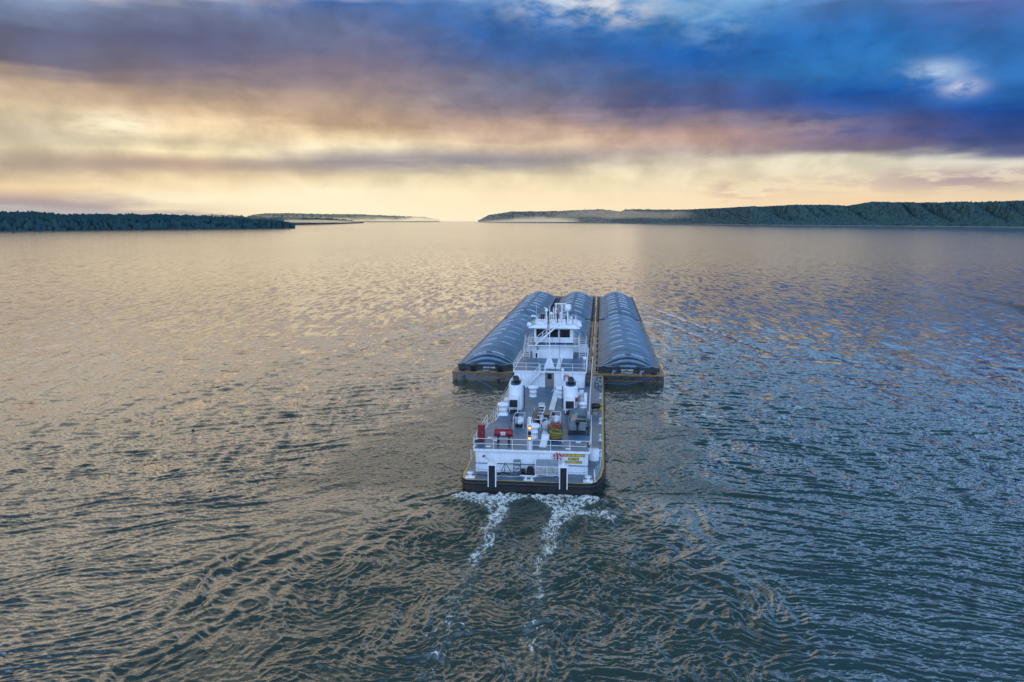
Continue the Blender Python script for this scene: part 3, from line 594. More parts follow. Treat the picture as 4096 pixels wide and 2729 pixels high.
# ------------------------------------------------------------------ six covered hopper barges, two long and three wide
BW=5.6
def bollard_mb(s=1.0):
    b=MB(); b.box(-.42*s,.42*s,-.16*s,.16*s,0,.05)
    for x in (-.22*s,.22*s): b.lathe([(.10*s,.05),(.10*s,.36*s),(.15*s,.38*s),(.15*s,.43*s),(.001,.44*s)],(x,0,0),10)
    return b
BOLL=None
def barge(name,label,uc,v0,L,hull,num,sub,front,seed,w=BW):
    global BOLL
    rs=random.Random(seed)
    t=thing(name,label,'barge',uc,v0,0,0,'covered hopper barges lashed in the tow')
    zd=1.46
    # hull: box stern, raked bow on the leading pair
    b=MB(); prof=[(0,-1.0),(0,zd-.004),(L,zd+.25 if front else zd-.004),(L,.75 if front else -1.0)]+([(L-8,-1.0)] if front else [])
    n=len(prof); vs=[(x,y,z) for x in (-w,w) for y,z in prof]
    b.add(vs,[tuple(range(n)),tuple(range(2*n-1,n-1,-1))]+[(i,(i+1)%n,n+(i+1)%n,n+i) for i in range(n)])
    h=b.build('hull',hull,t,bevel=.05)
    rb=MB()
    rb.box(-w-.05,w+.05,-.06,-.003,zd-.16,zd+.012); 
    for s in (-1,1): rb.box(s*(w+.003),s*(w+.07),-.06,L-(8 if front else 0),zd-.2,zd+.012)
    rb.box(-w+.2,w-.2,-.05,-.003,.42,.50)
    rb.build('rub_rail',BRUST,h)
    c0,c1=1.25,L-(9.5 if front else 1.3); cw=4.72
    MB().box(-w,w,0,c0-.003,zd,zd+.012).build('end_deck',BDECK,t); MB().box(-w,w,c1+.003,L-(8 if front else 0),zd,zd+.012).build('end_deck',BDECK,t)
    gw=MB()
    for s in (-1,1): gw.box(min(s*cw,s*w),max(s*cw,s*w),c0,c1,zd,zd+.012)
    gw.build('gunwale_deck',GUNW,t)
    zc=2.52
    cm=MB(); cm.box(-cw,cw,c0,c0+.12,zd,zc); cm.box(-cw,cw,c1-.12,c1,zd,zc)
    for s in (-1,1): cm.box(s*cw-(.12 if s>0 else 0),s*cw+(.12 if s<0 else 0),c0+.122,c1-.122,zd,zc)
    for k in range(6):
        x=-cw+.06+k*(2*cw-.12)/5; cm.box(x-.05,x+.05,c0-.14,c0-.003,zd+.014,zc)
    cm.box(-cw,cw,c0-.16,c0-.142,zc-.10,zc); cm.box(-cw,cw,c0-.10,c0-.003,1.93,1.98)
    for s in (-1,1):
        for k in range(int((c1-c0)/1.9)):
            y=c0+1+k*1.9; cm.box(*sorted((s*(cw+.003),s*(cw+.12))),y-.04,y+.04,zd+.014,zc-.02)
    co=cm.build('coaming',COAM,t)
    if num: text(num,.36,'lettering',WHT_LET,co,(-.15 if seed==3 else .45,c0-.30,2.09),width=1.95,off=.012)
    if sub: text(sub,.28,'lettering',WHT_LET,co,(-.15,c0-.30,1.70),width=1.85,off=.01)
    # cargo covers
    hw=4.9; ze=2.56; rise=1.72; y0=c0-.25; y1=c1+.2; NS=9; sl=(y1-y0)/NS; hip=3.5; nr=7 if not front else 14; amp=.14 if not front else .045
    us=[-hw,-4.75,-4.45,-4.2,-3.9,-3.5,-3.0,-2.4,-1.7,-.9,0]; us=us+[-q for q in us[-2::-1]]
    def arch(u,y,i):
        s=min(1,abs(u)/4.45); d=max(0,(hip-min(y-y0-.35,y1-.35-y))/hip); q=min(1,math.sqrt(s**2+(d*.985)**2))
        f=(1-q**2.1)**1.25
        per=sl/nr; ph=(y-y0)/per
        cwv=(.5-.5*math.cos(2*math.pi*ph))**1.4*amp*(.35+.65*min(1,f*2.2)) if abs(u)<4.6 else (.5-.5*math.cos(2*math.pi*ph))*.035
        if d>.02 and d<1: cwv*=(1.0 if f>.02 else .4)
        return ze+rise*f+cwv+(.05 if i%2 else 0.0)*min(1,f*3)
    for i in range(NS):
        ya,yb=y0+i*sl,y0+(i+1)*sl; m=int(nr*8); vs=[]
        jt=rs.uniform(-.02,.02)
        for k in range(m+1):
            y=ya+(yb-ya)*k/m-(.002 if k==m else 0)
            for u in us: vs.append((u,y,arch(u,y,i)+jt))
        nu=len(us); b=MB(); b.add(vs,[(k*nu+j,k*nu+j+1,(k+1)*nu+j+1,(k+1)*nu+j) for k in range(m) for j in range(nu-1)],0,True)
        for s in (0,nu-1):   # skirt at the eaves
            e=[vs[k*nu+s] for k in range(0,m+1,4)]; b.add(e+[(x,y,ze-.22) for x,y,z in e],[(k,k+1,k+1+len(e),k+len(e)) for k in range(len(e)-1)])
        if i in (0,NS-1):
            k=0 if i==0 else m; e=vs[k*nu:(k+1)*nu]; b.add(e+[(x,y,ze-.22) for x,y,z in e],[(q,q+1,q+1+nu,q+nu) for q in range(nu-1)])
            if i==0:
                for q in (-3.9,-1.75,1.75,3.9): b.add([(q-.45,y0-.03,ze-.12),(q+.45,y0-.03,ze-.12),(q+.3,y0-.03,ze+.16),(q-.3,y0-.03,ze+.16),(q-.45,y0+.5,ze-.1),(q+.45,y0+.5,ze-.1),(q+.3,y0+.5,ze+.17),(q-.3,y0+.5,ze+.17)],[(0,1,2,3),(3,2,6,7),(0,3,7,4),(1,5,6,2)])
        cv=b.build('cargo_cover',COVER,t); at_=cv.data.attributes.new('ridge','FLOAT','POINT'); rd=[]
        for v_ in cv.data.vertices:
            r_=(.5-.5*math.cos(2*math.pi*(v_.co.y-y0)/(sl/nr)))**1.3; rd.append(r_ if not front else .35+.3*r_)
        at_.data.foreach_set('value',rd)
        for s,yy in ((-1,ya+(2.9 if i==0 else sl*.5)+rs.uniform(-.1,.1)),(1,ya+(3.15 if i==0 else sl*.98)+rs.uniform(-.1,.1))):
            if yy>y1-2.2: continue
            b=MB(); n=10; ua,ub=(-2.75,-.42) if s<0 else (.42,2.75)
            ring=[]
            for k in range(n+1):
                u=ua+(ub-ua)*k/n; zz=arch(u,yy,i)-amp*.6; e=.17*min(1,min(k,n-k)*.9+.45); hgt=.17*min(1,min(k,n-k)*.8+.35)+.08
                ring.append([(u,yy-e,zz-.05),(u,yy-e*.75,zz+hgt),(u,yy+e*.75,zz+hgt),(u,yy+e,zz-.05)])
            b.add([p for r_ in ring for p in r_],[(k*4+q,k*4+q+1,(k+1)*4+q+1,(k+1)*4+q) for k in range(n) for q in range(3)]+[(0,1,2,3),(n*4+3,n*4+2,n*4+1,n*4)])
            b.build('lifting_plate',LIFT,cv)
    # deck fittings
    if BOLL is None:
        BOLL=bollard_mb().build('bollard',BLACK,t,(-5.15,4,zd+.013),R(90)); first=True
    else: first=False
    for s in (-1,1):
        for k in range(9):
            if first and s==-1 and k==0: continue
            c=BOLL.copy(); COL.objects.link(c); c.parent=t; c.location=(s*5.15,4+k*(L-14)/8,zd+.013)
    if not front:
        for x in (-2.2,2.3):
            b=MB(); b.box(-.55,.55,-.3,.3,0,.06); b.lathe([(.42,-.22),(.42,-.17),(.2,-.17),(.2,.17),(.42,.17),(.42,.22)],(0,0,.44),14,0,'X'); b.add([(-.5,-.28,.06),(-.1,-.28,.06),(-.1,-.28,.75),(-.38,-.28,.62),(-.5,.28,.06),(-.1,.28,.06),(-.1,.28,.75),(-.38,.28,.62)],[(0,1,2,3),(7,6,5,4),(0,3,7,4),(1,5,6,2),(3,2,6,7)])
            b.build('hand_winch',GREYM if seed==3 else BLACK,t,(x,.62,zd+.013))
        b=MB(); b.tube([(-.55,0,.30),(-.2,0,.24),(.2,0,.24),(.55,0,.30)],[.07,.10,.10,.07],8); b.tube([(-.18,0,.0),(-.18,0,.24)],.09,8); b.tube([(.18,0,.0),(.18,0,.24)],.09,8)
        b.build('kevel',GREYM,t,(0,.3,zd+.013))
        b=MB(); 
        for k in range(4): b.tube([(.38*math.cos(a*.524),.34*math.sin(a*.524),.05+k*.08) for a in range(12)],.05,5,0,True)
        b.build('coiled_line',WIRE,t,(4.1 if seed==3 else -3.9,.62,zd+.013))
    else:
        b=MB(); b.tube([(0,0,0),(0,0,5.4)],[.06,.03],6); b.build('bow_staff',WIRE,t,({1:-.4,2:.5,3:1.6}[seed%10],L-6.5,zd+.1))
    return t
WHT_LET=mat('white_lettering',(.72,.74,.74),.6,var=.25,scale=6)
UL,UM,UR=-12.28,-.8,11.05
barge('hopper_barge','aft left covered barge with weathered tan hull numbered IN126438',UL,54.9,64.4,BHULL,'IN126438',None,False,1)
barge('hopper_barge','middle covered barge directly ahead of the white towboat wheelhouse',UM,55.3,64.2,BHULL2,None,None,False,2)
barge('hopper_barge','aft right covered barge with dark hull numbered IN164483 and ST LOUIS MO',UR,54.9,64.4,BHULL2,'IN164483','ST LOUIS MO',False,3,5.7)
barge('hopper_barge','leading left covered barge at the far end of the left column',UL,119.8,69,BHULL,None,None,True,11)
barge('hopper_barge','leading middle covered barge at the far end of the centre column',UM,119.8,69,BHULL2,None,None,True,12)
barge('hopper_barge','leading right covered barge at the far end of the right column',UR,119.8,69,BHULL2,None,None,True,13,5.7)
# ------------------------------------------------------------------ towboat
Z1,Z2,Z3,Z4=1.4,3.76,6.02,8.12
TB=thing('towboat','white river towboat with two funnels pushing the covered barges','towboat',0,0,0)
def hullpoly(k):   # plan outline, inset by k
    return [(-7+k,54.2-k*.0),(-7+k,5.6),(-6.92+k,2.2),(-6.75+k*.9,.75+k*.5),(-6.3+k*.4,.16+k),(-5.6,.12+k),(5.0,.12+k),(5.7-k*.3,.2+k),(6.25-k*.6,.75+k*.8),(6.75-k*.9,2.6+k*.3),(7-k,5.6),(7-k,54.2)]
b=MB(); P0=hullpoly(0); PB=[(x*.97,y+ (0.35 if y<6 else 0)) for x,y in P0]
b.prism(PB,-1.2,.35,top=P0); b.prism(P0,.352,Z1-.004); hull=b.build('hull',HULLB,TB)
b=MB(); path=[(x*1.008,y-.03,1.1) for x,y in P0]; b.tube(path,.13,6,smooth=False); path=[(x*1.006,y-.02,.55) for x,y in P0[:10]]; b.tube([(x*1.006,y-.02,.5) for x,y in P0],.07,6); b.build('rubbing_strake',BLACK,hull)
b=MB(); b.add([(x,y,Z1) for x,y in P0],[tuple(range(len(P0)-1,-1,-1))]); b.build('main_deck',WDECK,TB)
b=MB(); A=hullpoly(.03); B=hullpoly(.20); n=len(A); b.add([(x,y,Z1+.004) for x,y in A]+[(x,y,Z1+.004) for x,y in B],[(i,i+1,n+i+1,n+i) for i in range(n-1)])
b.build('deck_edge_stripe',YELLOW,TB)
# lower house
hx0,hx1=-5.78,5.38
lh=[(hx0,2.85),(hx1,2.98),(hx1,13.5),(5.22,13.9),(5.22,52.5),(-5.2,52.5),(-5.2,13.6),(hx0,13.0)]
b=MB(); b.prism(lh,Z1,Z2-.22); lhouse=b.build('lower_deckhouse',WHITE,TB)
def grow(P,k,cx=-.1,cy=20): return [(x+(k if x>cx else -k),y+(k if y>cy else -k)) for x,y in P]
lo=[(hx0-.18,2.68),(hx1+.16,2.81),(hx1+.3,3.3),(hx1+.26,13.4),(5.3,14.2),(5.3,52.6),(-5.3,52.6),(-5.3,14.2),(hx0-.18,12.8),(hx0-.24,3.1)]
b=MB(); b.prism(lo,Z2-.218,Z2-.004); b.build('deck_edge_coaming',TRIM,lhouse)
b=MB(); b.add([(x*.985,y+(.1 if y<10 else 0),Z2) for x,y in lo],[tuple(range(len(lo)))]); b.build('boat_deck',DECK,TB)
b=MB(); b.tube([(hx0-.05,8,2.28),(hx0-.05,2.8,2.28),(hx1+.05,2.93,2.28),(hx1+.05,8,2.28)],.04,6); b.build('pipe_line',NAVY,lhouse)
for x in (-5.55,5.15):
    b=MB(); b.tube([(x,2.77 if x<0 else 2.9,Z1),(x,2.77 if x<0 else 2.9,Z2-.25)],.05,8); b.build('drain_pipe',WHITE,lhouse)
# name boards
for txt,uc,z,wd_,ht,tw in (('M/V LEE ANN INGRAM',3.98,3.33,2.12,.27,1.98),('PORT OF',3.98,2.98,1.04,.24,.90),('CINCINNATI OH',3.98,2.66,1.62,.24,1.50)):
    b=MB(); b.box(uc-wd_/2,uc+wd_/2,2.90,2.945,z-ht/2,z+ht/2); sg=b.build('name_board',BLACK,TB)
    text(txt,ht*1.02,'lettering',mat('board_lettering',(.75,.50,.04),.5,var=.1),sg,(uc,2.895,z),width=tw,off=.020)
# upper house
b=MB(); b.box(-5.15,4.42,33.1,53,Z2+.002,Z3-.2); uh=b.build('upper_deckhouse',WHITE,TB)
b=MB(); b.prism([(-5.3,33.0),(4.58,32.95),(4.66,33.3),(4.66,53.1),(-5.36,53.1),(-5.36,33.3)],Z3-.198,Z3-.004); b.box(-1.75,-.95,32.3,32.996,Z3-.14,Z3-.006); b.build('deck_edge_coaming',TRIM,uh)
b=MB(); b.box(-5.25,4.55,33.1,53.0,Z3-.001,Z3+.001); b.build('texas_deck',DECK,TB)
b=MB(); b.box(-.88,.19,33.04,33.097,Z2+.04,5.88); d=b.build('door',TAN,TB)
b=MB(); b.obox((-.345,33.03,5.28),(.56,.03,.72)); b.build('door_window',GLASS,d)
b=MB()
for a in ((-.93,-.88),(.19,.24)): b.box(a[0],a[1],33.02,33.097,Z2+.03,5.93)
b.box(-.93,.24,33.02,33.097,5.882,5.94); b.build('door_frame',mat('door_frame_paint',(.12,.11,.10),.5),d)
b=MB(); b.tube([(.05,33.03,4.75),(.05,32.96,4.75),(.05,32.96,4.6)],.03,6); b.build('handle',GREYM,d)
b=MB(); b.tube([(4.3,33.02,Z2),(4.3,33.02,Z3-.2)],.05,6); b.build('drain_pipe',WHITE,uh)
# outside stairs
def stair(name,p0,p1,w,n,wdir=(1,0,0),hand=True,h=.95,r=.025,sk=.26):
    p0=Vector(p0); p1=Vector(p1); W=Vector(wdir)*w; root=MB()
    d=(p1-p0); dh=Vector((d.x,d.y,0)).normalized()
    for s in (0,1):
        a=p0+W*s; c=p1+W*s; e=Vector((0,0,sk/2)); q=Vector(wdir)*.04
        vs=[a-e,c-e,c+e,a+e]; vs=vs+[v+q for v in vs]; root.add(vs,[(0,1,2,3),(7,6,5,4),(0,4,5,1),(1,5,6,2),(2,6,7,3),(3,7,4,0)])
    for i in range(1,n+1):
        c=p0+d*(i/(n+.5)); a=c+W*.05; e=c+W*.95; f=dh*.13
        root.add([a-f,a+f,e+f,e-f]+[v+Vector((0,0,-.035)) for v in (a-f,a+f,e+f,e-f)],[(0,1,2,3),(7,6,5,4),(0,3,7,4),(1,5,6,2)])
    o=root.build(name,WHITE,TB)
    if hand:
        hb=MB()
        for s in (0,1):
            a=p0+W*s; c=p1+W*s
            for hh in (h,h*.5): hb.tube([a+Vector((0,0,hh)),c+Vector((0,0,hh))],r,6)
            for i in range(4): q=a.lerp(c,i/3); hb.tube([q,q+Vector((0,0,h))],r,6)
        hb.build('handrail',WHITE,o)
    return o
stair('stair',(-3.55,32.3,Z2+.05),(-1.6,32.3,Z3-.08),.62,9,(0,1,0))
stair('stair',(-3.0,42.55,Z4+.1),(-.05,42.55,10.8),.6,9,(0,1,0),sk=.3)
stair('stair',(-4.95,43.0,Z3+.05),(-4.75,45.9,Z4+.45),.92,9,(1,0,0),h=1.0)
stair('stair',(3.35,43.2,Z3+.05),(3.35,46.0,Z4+.45),.95,9,(1,0,0),h=1.0)
for u0 in (-4.85,3.3):
    b=MB(); b.box(u0,u0+1.0,46.1,47.6,Z4+.30,Z4+.36); b.build('stair_landing',WDECK,TB)
# third tier + pilothouse
b=MB(); b.box(-3.35,2.42,43.2,50.5,Z3+.003,Z4-.12); ph=b.build('officers_deckhouse',WHITE,TB)
for x in (-3.43,2.36):
    b=MB(); b.obox((x,42.95,(Z3+Z4)/2),(.13,.13,Z4-Z3-.1),0,R(-4)); b.build('balcony_post',WHITE,ph)
b=MB(); b.prism(rrect(-4.25,3.3,42.35,51.2,.6),Z4-.118,Z4-.004); b.build('balcony_edge',TRIM,TB)
b=MB(); b.prism(rrect(-4.17,3.22,42.43,51.1,.55),Z4-.002,Z4+.002); b.build('balcony_deck',WDECK,TB)
MB().box(-4.9,-3.36,49.2,49.35,Z3+.004,Z3+1.25).build('forward_bulwark',WHITE,TB); MB().box(2.43,4.5,49.2,49.35,Z3+.004,Z3+1.25).build('forward_bulwark',WHITE,TB)
# pilothouse: wall panels butted round three aft windows and two side windows each
wv=43.7; px0,px1=-3.36,2.44; wz0,wz1=9.10,10.32; wins=[(-3.05,-1.62),(-1.33,.22),(.47,1.95)]
b=MB(); b.box(px0,px1,wv,50.3,Z4+.003,wz0); b.box(px0,px1,wv,50.3,wz1,10.55)
xs=[px0]+[q for w in wins for q in w]+[px1]
for i in range(0,len(xs),2): b.box(xs[i],xs[i+1],wv,wv+.15,wz0+.001,wz1-.001)
for x in (px0,px1-.12):
    for ya,yb in ((wv+.152,44.2),(46.6,47.0),(49.6,50.3)): b.box(x,x+.12,ya,yb,wz0+.001,wz1-.001)
b.box(px0+.3,px1-.3,50.1,50.25,wz0+.001,wz1-.001)
pil=b.build('pilothouse',WHITE,TB)
b=MB(); b.box(px0-.01,px1+.01,wv-.012,wv-.002,Z4+.02,Z4+.20); b.build('kick_strip',NAVY,pil)
for a,c in wins:
    b=MB(); b.box(a,c,wv+.09,wv+.11,wz0,wz1); w=b.build('window',GLASS,pil)
    b=MB(); f=.05
    for bx in ((a-f,a,wz0-f,wz1+f),(c,c+f,wz0-f,wz1+f),(a,c,wz0-f,wz0),(a,c,wz1,wz1+f)): b.box(bx[0],bx[1],wv-.03,wv-.002,bx[2],bx[3])
    b.build('window_frame',TRIM,w)
for x in (px0+.04,px1-.06):
    for ya,yb in ((44.2,46.6),(47.0,49.6)):
        b=MB(); b.box(x,x+.02,ya+.002,yb-.002,wz0+.002,wz1-.002); b.build('window',GLASS,pil)
rp=[(-4.15,42.75),(3.45,42.75),(3.45,51.2),(-4.15,51.2)]; rt=[(-3.35,43.15),(2.7,43.15),(2.7,50.8),(-3.35,50.8)]
b=MB(); b.prism(rp,10.552,10.62); b.prism(rp,10.621,10.98,top=rt); roof=b.build('roof',TRIM,TB)
RZ=10.985
rail([(-3.3,43.2,RZ),(-1.2,43.2,RZ)],.75,(.38,),1.0,.018).build('roof_railing',WHITE,roof)
rail([(.75,43.2,RZ),(2.65,43.2,RZ),(2.65,50.7,RZ),(-3.3,50.7,RZ),(-3.3,43.2,RZ)],.75,(.38,),1.3,.018).build('roof_railing',WHITE,roof)
# roof equipment
b=MB(); b.tube([(1.5,45.8,RZ),(1.5,45.8,12.9)],.11,10); b.tube([(1.5,45.8,RZ+.05),(1.9,45.5,RZ)],.05,6); mst=b.build('radome_post',WHITE,TB)
b=MB(); b.lathe([(.001,-.5),(.3,-.5),(.46,-.42),(.50,-.2),(.50,.08),(.45,.28),(.32,.43),(.15,.5),(.001,.52)],(1.55,45.8,13.38),24); b.build('radome',WHITE,mst)
b=MB(); b.tube([(-.32,46.8,RZ),(-.32,46.8,13.7)],.09,10); b.box(-.52,-.12,46.65,46.95,12.4,13.1); b.tube([(-.66,46.5,RZ),(-.66,46.5,13.3)],.07,8); b.tube([(-.32,46.8,12.2),(-1.1,46.8,RZ)],.04,6); rmst=b.build('radar_mast',WHITE,TB)
b=MB(); b.obox((.37,46.8,13.8),(1.78,.16,.17)); b.build('radar_scanner',WHITE,rmst)
for x,y,z,r in ((.64,45.6,13.58,.17),(-.98,46.6,12.35,.24),(.42,46.9,12.3,.22),(2.02,46.2,11.75,.25)):
    b=MB(); b.tube([(x,y,RZ),(x,y,z-r*.8)],.06 if x!=.64 else .10,8); q=b.build('antenna_post',WHITE,TB)
    b=MB(); b.lathe([(.001,-r),(r*.7,-r*.9),(r,-r*.35),(r,r*.2),(r*.75,r*.75),(.001,r)],(x,y,z),16); b.build('antenna_dome',WHITE,q)
b=MB(); b.tube([(-1.6,44.4,RZ),(-1.6,44.4,12.9)],.10,8); 
for q in ((-2.3,44.2),(-1.05,44.2),(-1.6,45.1)): b.tube([(q[0],q[1],RZ),(-1.6,44.4,12.3)],.035,6)
cmst=b.build('camera_mast',WHITE,TB)
b=MB(); b.lathe([(.12,0),(.27,.05),(.27,.25),(.18,.32),(.18,.42),(.001,.45)],(-1.6,44.4,12.85),14); b.obox((-1.72,44.3,13.4),(.5,.16,.13),R(15),0,R(20)); b.build('camera_head',WHITE,cmst)
b=MB(); b.tube([(-3.06,45,RZ),(-3.22,45,14.8)],[.035,.012],6); b.tube([(-3.06,45,RZ),(-2.7,44.7,RZ),(-3.06,45,12)],.022,5); b.build('whip_antenna',WHITE,TB)
b=MB(); b.tube([(2.25,46,RZ),(2.58,46,14.9)],[.045,.018],6); b.build('whip_antenna',BLACK,TB)
for x in (-2.42,-2.1):
    b=MB(); b.lathe([(.10,0),(.13,.05),(.13,.75),(.15,.8)],(x,46,11.55),12); b.tube([(x,46,RZ),(x,46,11.6)],.05,6); hn=b.build('air_horn',BLACK,TB)
    b=MB(); b.lathe([(.001,.9),(.15,.87),(.15,.80)],(x,46,11.55),12); b.build('horn_rim',YELLOW,hn)
for x,y,z,w in ((-2.7,45.4,RZ,.5),(-2.55,44.1,RZ,1.5),(1.95,44.9,RZ,.5),(1.1,44.2,RZ,.4),(-.6,45.3,RZ,.5)):
    b=MB(); b.box(x-w/2,x+w/2,y-.25,y+.25,z,z+.42); b.build('roof_locker',TRIM,roof,bevel=.02)
def searchlight(x,y,z,rz,r=.17,ln=.36,m=TRIM,dark=True):
    b=MB(); b.tube([(x,y,RZ),(x,y,z-r)],.045,6); st=b.build('searchlight_stand',BLACK if dark else WHITE,TB)
    b=MB(); b.lathe([(.001,-ln*.5),(r*.7,-ln*.45),(r,-ln*.1),(r,ln*.5),(r*.93,ln*.5),(r*.9,ln*.42),(.001,ln*.40)],(0,0,0),16,0,'Y'); b.build('searchlight',m,st,(x,y,z),rz)
searchlight(-3.62,44,12.22,R(60)); searchlight(-3.3,44.05,12.2,R(10))
searchlight(-4.02,43.3,11.0,R(70),.36,.55,TRIM,False); searchlight(-3.55,43.7,11.2,R(150),.34,.5,mat('cream_lamp',(.62,.56,.44),.4),False)
searchlight(3.3,43.2,11.0,R(-60),.36,.55,TRIM,False)
b=MB(); b.obox((2.92,43.6,11.2),(.85,.62,.55),R(-20),0,R(12)); b.build('floodlight_box',WHITE,roof,bevel=.03)
# pilothouse balcony, texas deck and boat deck rails
def addrail(pts,**k): rail(pts,**k).build('railing',WHITE,TB)
addrail([(-4.2,46.5,Z4),(-4.2,42.9,Z4),(-3.7,42.4,Z4),(-3.05,42.4,Z4)])
addrail([(-2.9,42.4,Z4),(2.75,42.4,Z4),(3.25,42.9,Z4),(3.25,46.5,Z4)],sp=1.45)
addrail([(-5.3,44,Z3),(-5.3,33.1,Z3),(-1.8,33.05,Z3)],sp=1.8)
addrail([(-1.75,33.0,Z3),(-1.72,32.35,Z3),(-.95,32.35,Z3),(-.92,33.0,Z3)],sp=.8)
addrail([(-.9,33.05,Z3),(4.6,33.0,Z3),(4.6,48.5,Z3)],sp=1.85)
addrail([(-6.0,12.6,Z2),(-6.0,2.95,Z2),(-5.9,2.8,Z2),(5.5,2.9,Z2),(5.6,3.3,Z2),(5.62,9.4,Z2)],sp=2.0)
addrail([(-5.28,14.3,Z2),(-5.28,19.6,Z2)],sp=1.8); addrail([(-5.28,22.3,Z2),(-5.28,32.8,Z2)],sp=2.2)
addrail([(5.6,10.3,Z2),(5.58,13.2,Z2),(5.28,14.2,Z2),(5.28,21,Z2)],sp=1.8)
b=MB(); b.box(5.22,5.29,21.3,33,Z2+.003,Z2+1.05); b.box(5.22,5.29,33.2,52.5,Z2+.003,Z2+.95); b.build('side_bulwark',WHITE,TB)
for s,ys in ((-1,(6.5,15,24,33,42,51)),):
    b=MB(); 
    for i,y in enumerate(ys): b.tube([(-6.86,y,Z1),(-6.86,y,Z1+1.15)],.03,6)
    for hh in (1.1,.62): b.tube([(-6.86,y,Z1+hh-(.12 if k%2 else 0)) for k,y in enumerate(np.linspace(ys[0],ys[-1],21))],.018,5)
    b.build('wire_rail',WHITE,TB)
b=MB(); b.tube([(6.12,.9,Z1),(6.02,.85,Z1+1.2)],.05,8)
for hh in (1.15,.8,.42): b.tube([(6.05,.87,Z1+hh),(6.6,4,Z1+hh*.8),(6.75,9.4,Z1+hh*.7)],.016,5)
b.build('wire_rail',WHITE,TB)
b=MB()
for hh in (1.05,.62): b.tube([(-6.6,1.2,Z1+hh),(-5.2,.5,Z1+hh-.04),(-3.9,.15,Z1+hh)],.013,5); b.tube([(-3.5,.15,Z1+hh),(-.3,.4,Z1+hh-.14),(2.9,.15,Z1+hh)],.013,5); b.tube([(3.4,.15,Z1+hh),(4.8,.4,Z1+hh-.06),(6.05,.87,Z1+hh)],.013,5)
b.build('stern_wire',WIRE,TB)
# stern fender posts
for x in (-3.73,3.13):
    b=MB(); b.box(x-.40,x-.31,-.28,.34,.9,3.02); b.box(x+.31,x+.40,-.28,.34,.9,3.02); b.box(x-.44,x+.44,-.3,.38,3.022,3.16); b.box(x-.308,x+.308,.28,.34,.9,3.02); b.lathe([(.12,0),(.12,.12),(.2,.14),(.2,.2),(.001,.21)],(x,0,3.16),12)
    p=b.build('stern_post',WHITE,TB)
    b=MB(); b.box(x-.305,x+.305,-.285,-.1,.88,3.0); b.box(x-.2,x+.2,-.34,-.288,1.0,2.85); b.build('fender_face',BLACK,p)
# bitts and kevel
def bitt(x,y,rz=0):
    b=MB(); b.box(-.46,.46,-.32,.32,0,.10); b.lathe([(.20,.1),(.17,.2),(.17,.38),(.33,.42),(.35,.50),(.25,.56),(.001,.58)],(0,.05,0),18); b.build('bitt',WHITE,TB,(x,y,Z1+.006),rz)
bitt(-6.02,.85); bitt(5.45,.85)
b=MB(); b.tube([(-.85,0,.44),(-.45,0,.38),(.45,0,.38),(.85,0,.44)],[.07,.11,.11,.07],10); b.tube([(-.33,0,0),(-.25,0,.38)],.10,8); b.tube([(.33,0,0),(.25,0,.38)],.10,8); b.box(-.5,.5,-.18,.18,0,.05); b.build('kevel',WHITE,TB,(-.25,.62,Z1+.006))
for y,m in ((9.3,WHITE),(15.5,WHITE),(23.2,WHITE),(31,YELLOW),(37.5,WHITE),(43.5,GREYM)):
    b=MB(); b.box(-.22,.22,-.22,.22,0,.06); b.lathe([(.13,.06),(.13,.62),(.17,.64),(.17,.72),(.001,.74)],(0,0,0),12); b.build('side_bollard',m,TB,(6.58,y,Z1+.006))
b=MB(); b.lathe([(.55,0),(.55,1.15),(.001,1.2)],(5.95,8.0,Z1+.004),18); b.build('deck_locker',WHITE,TB)
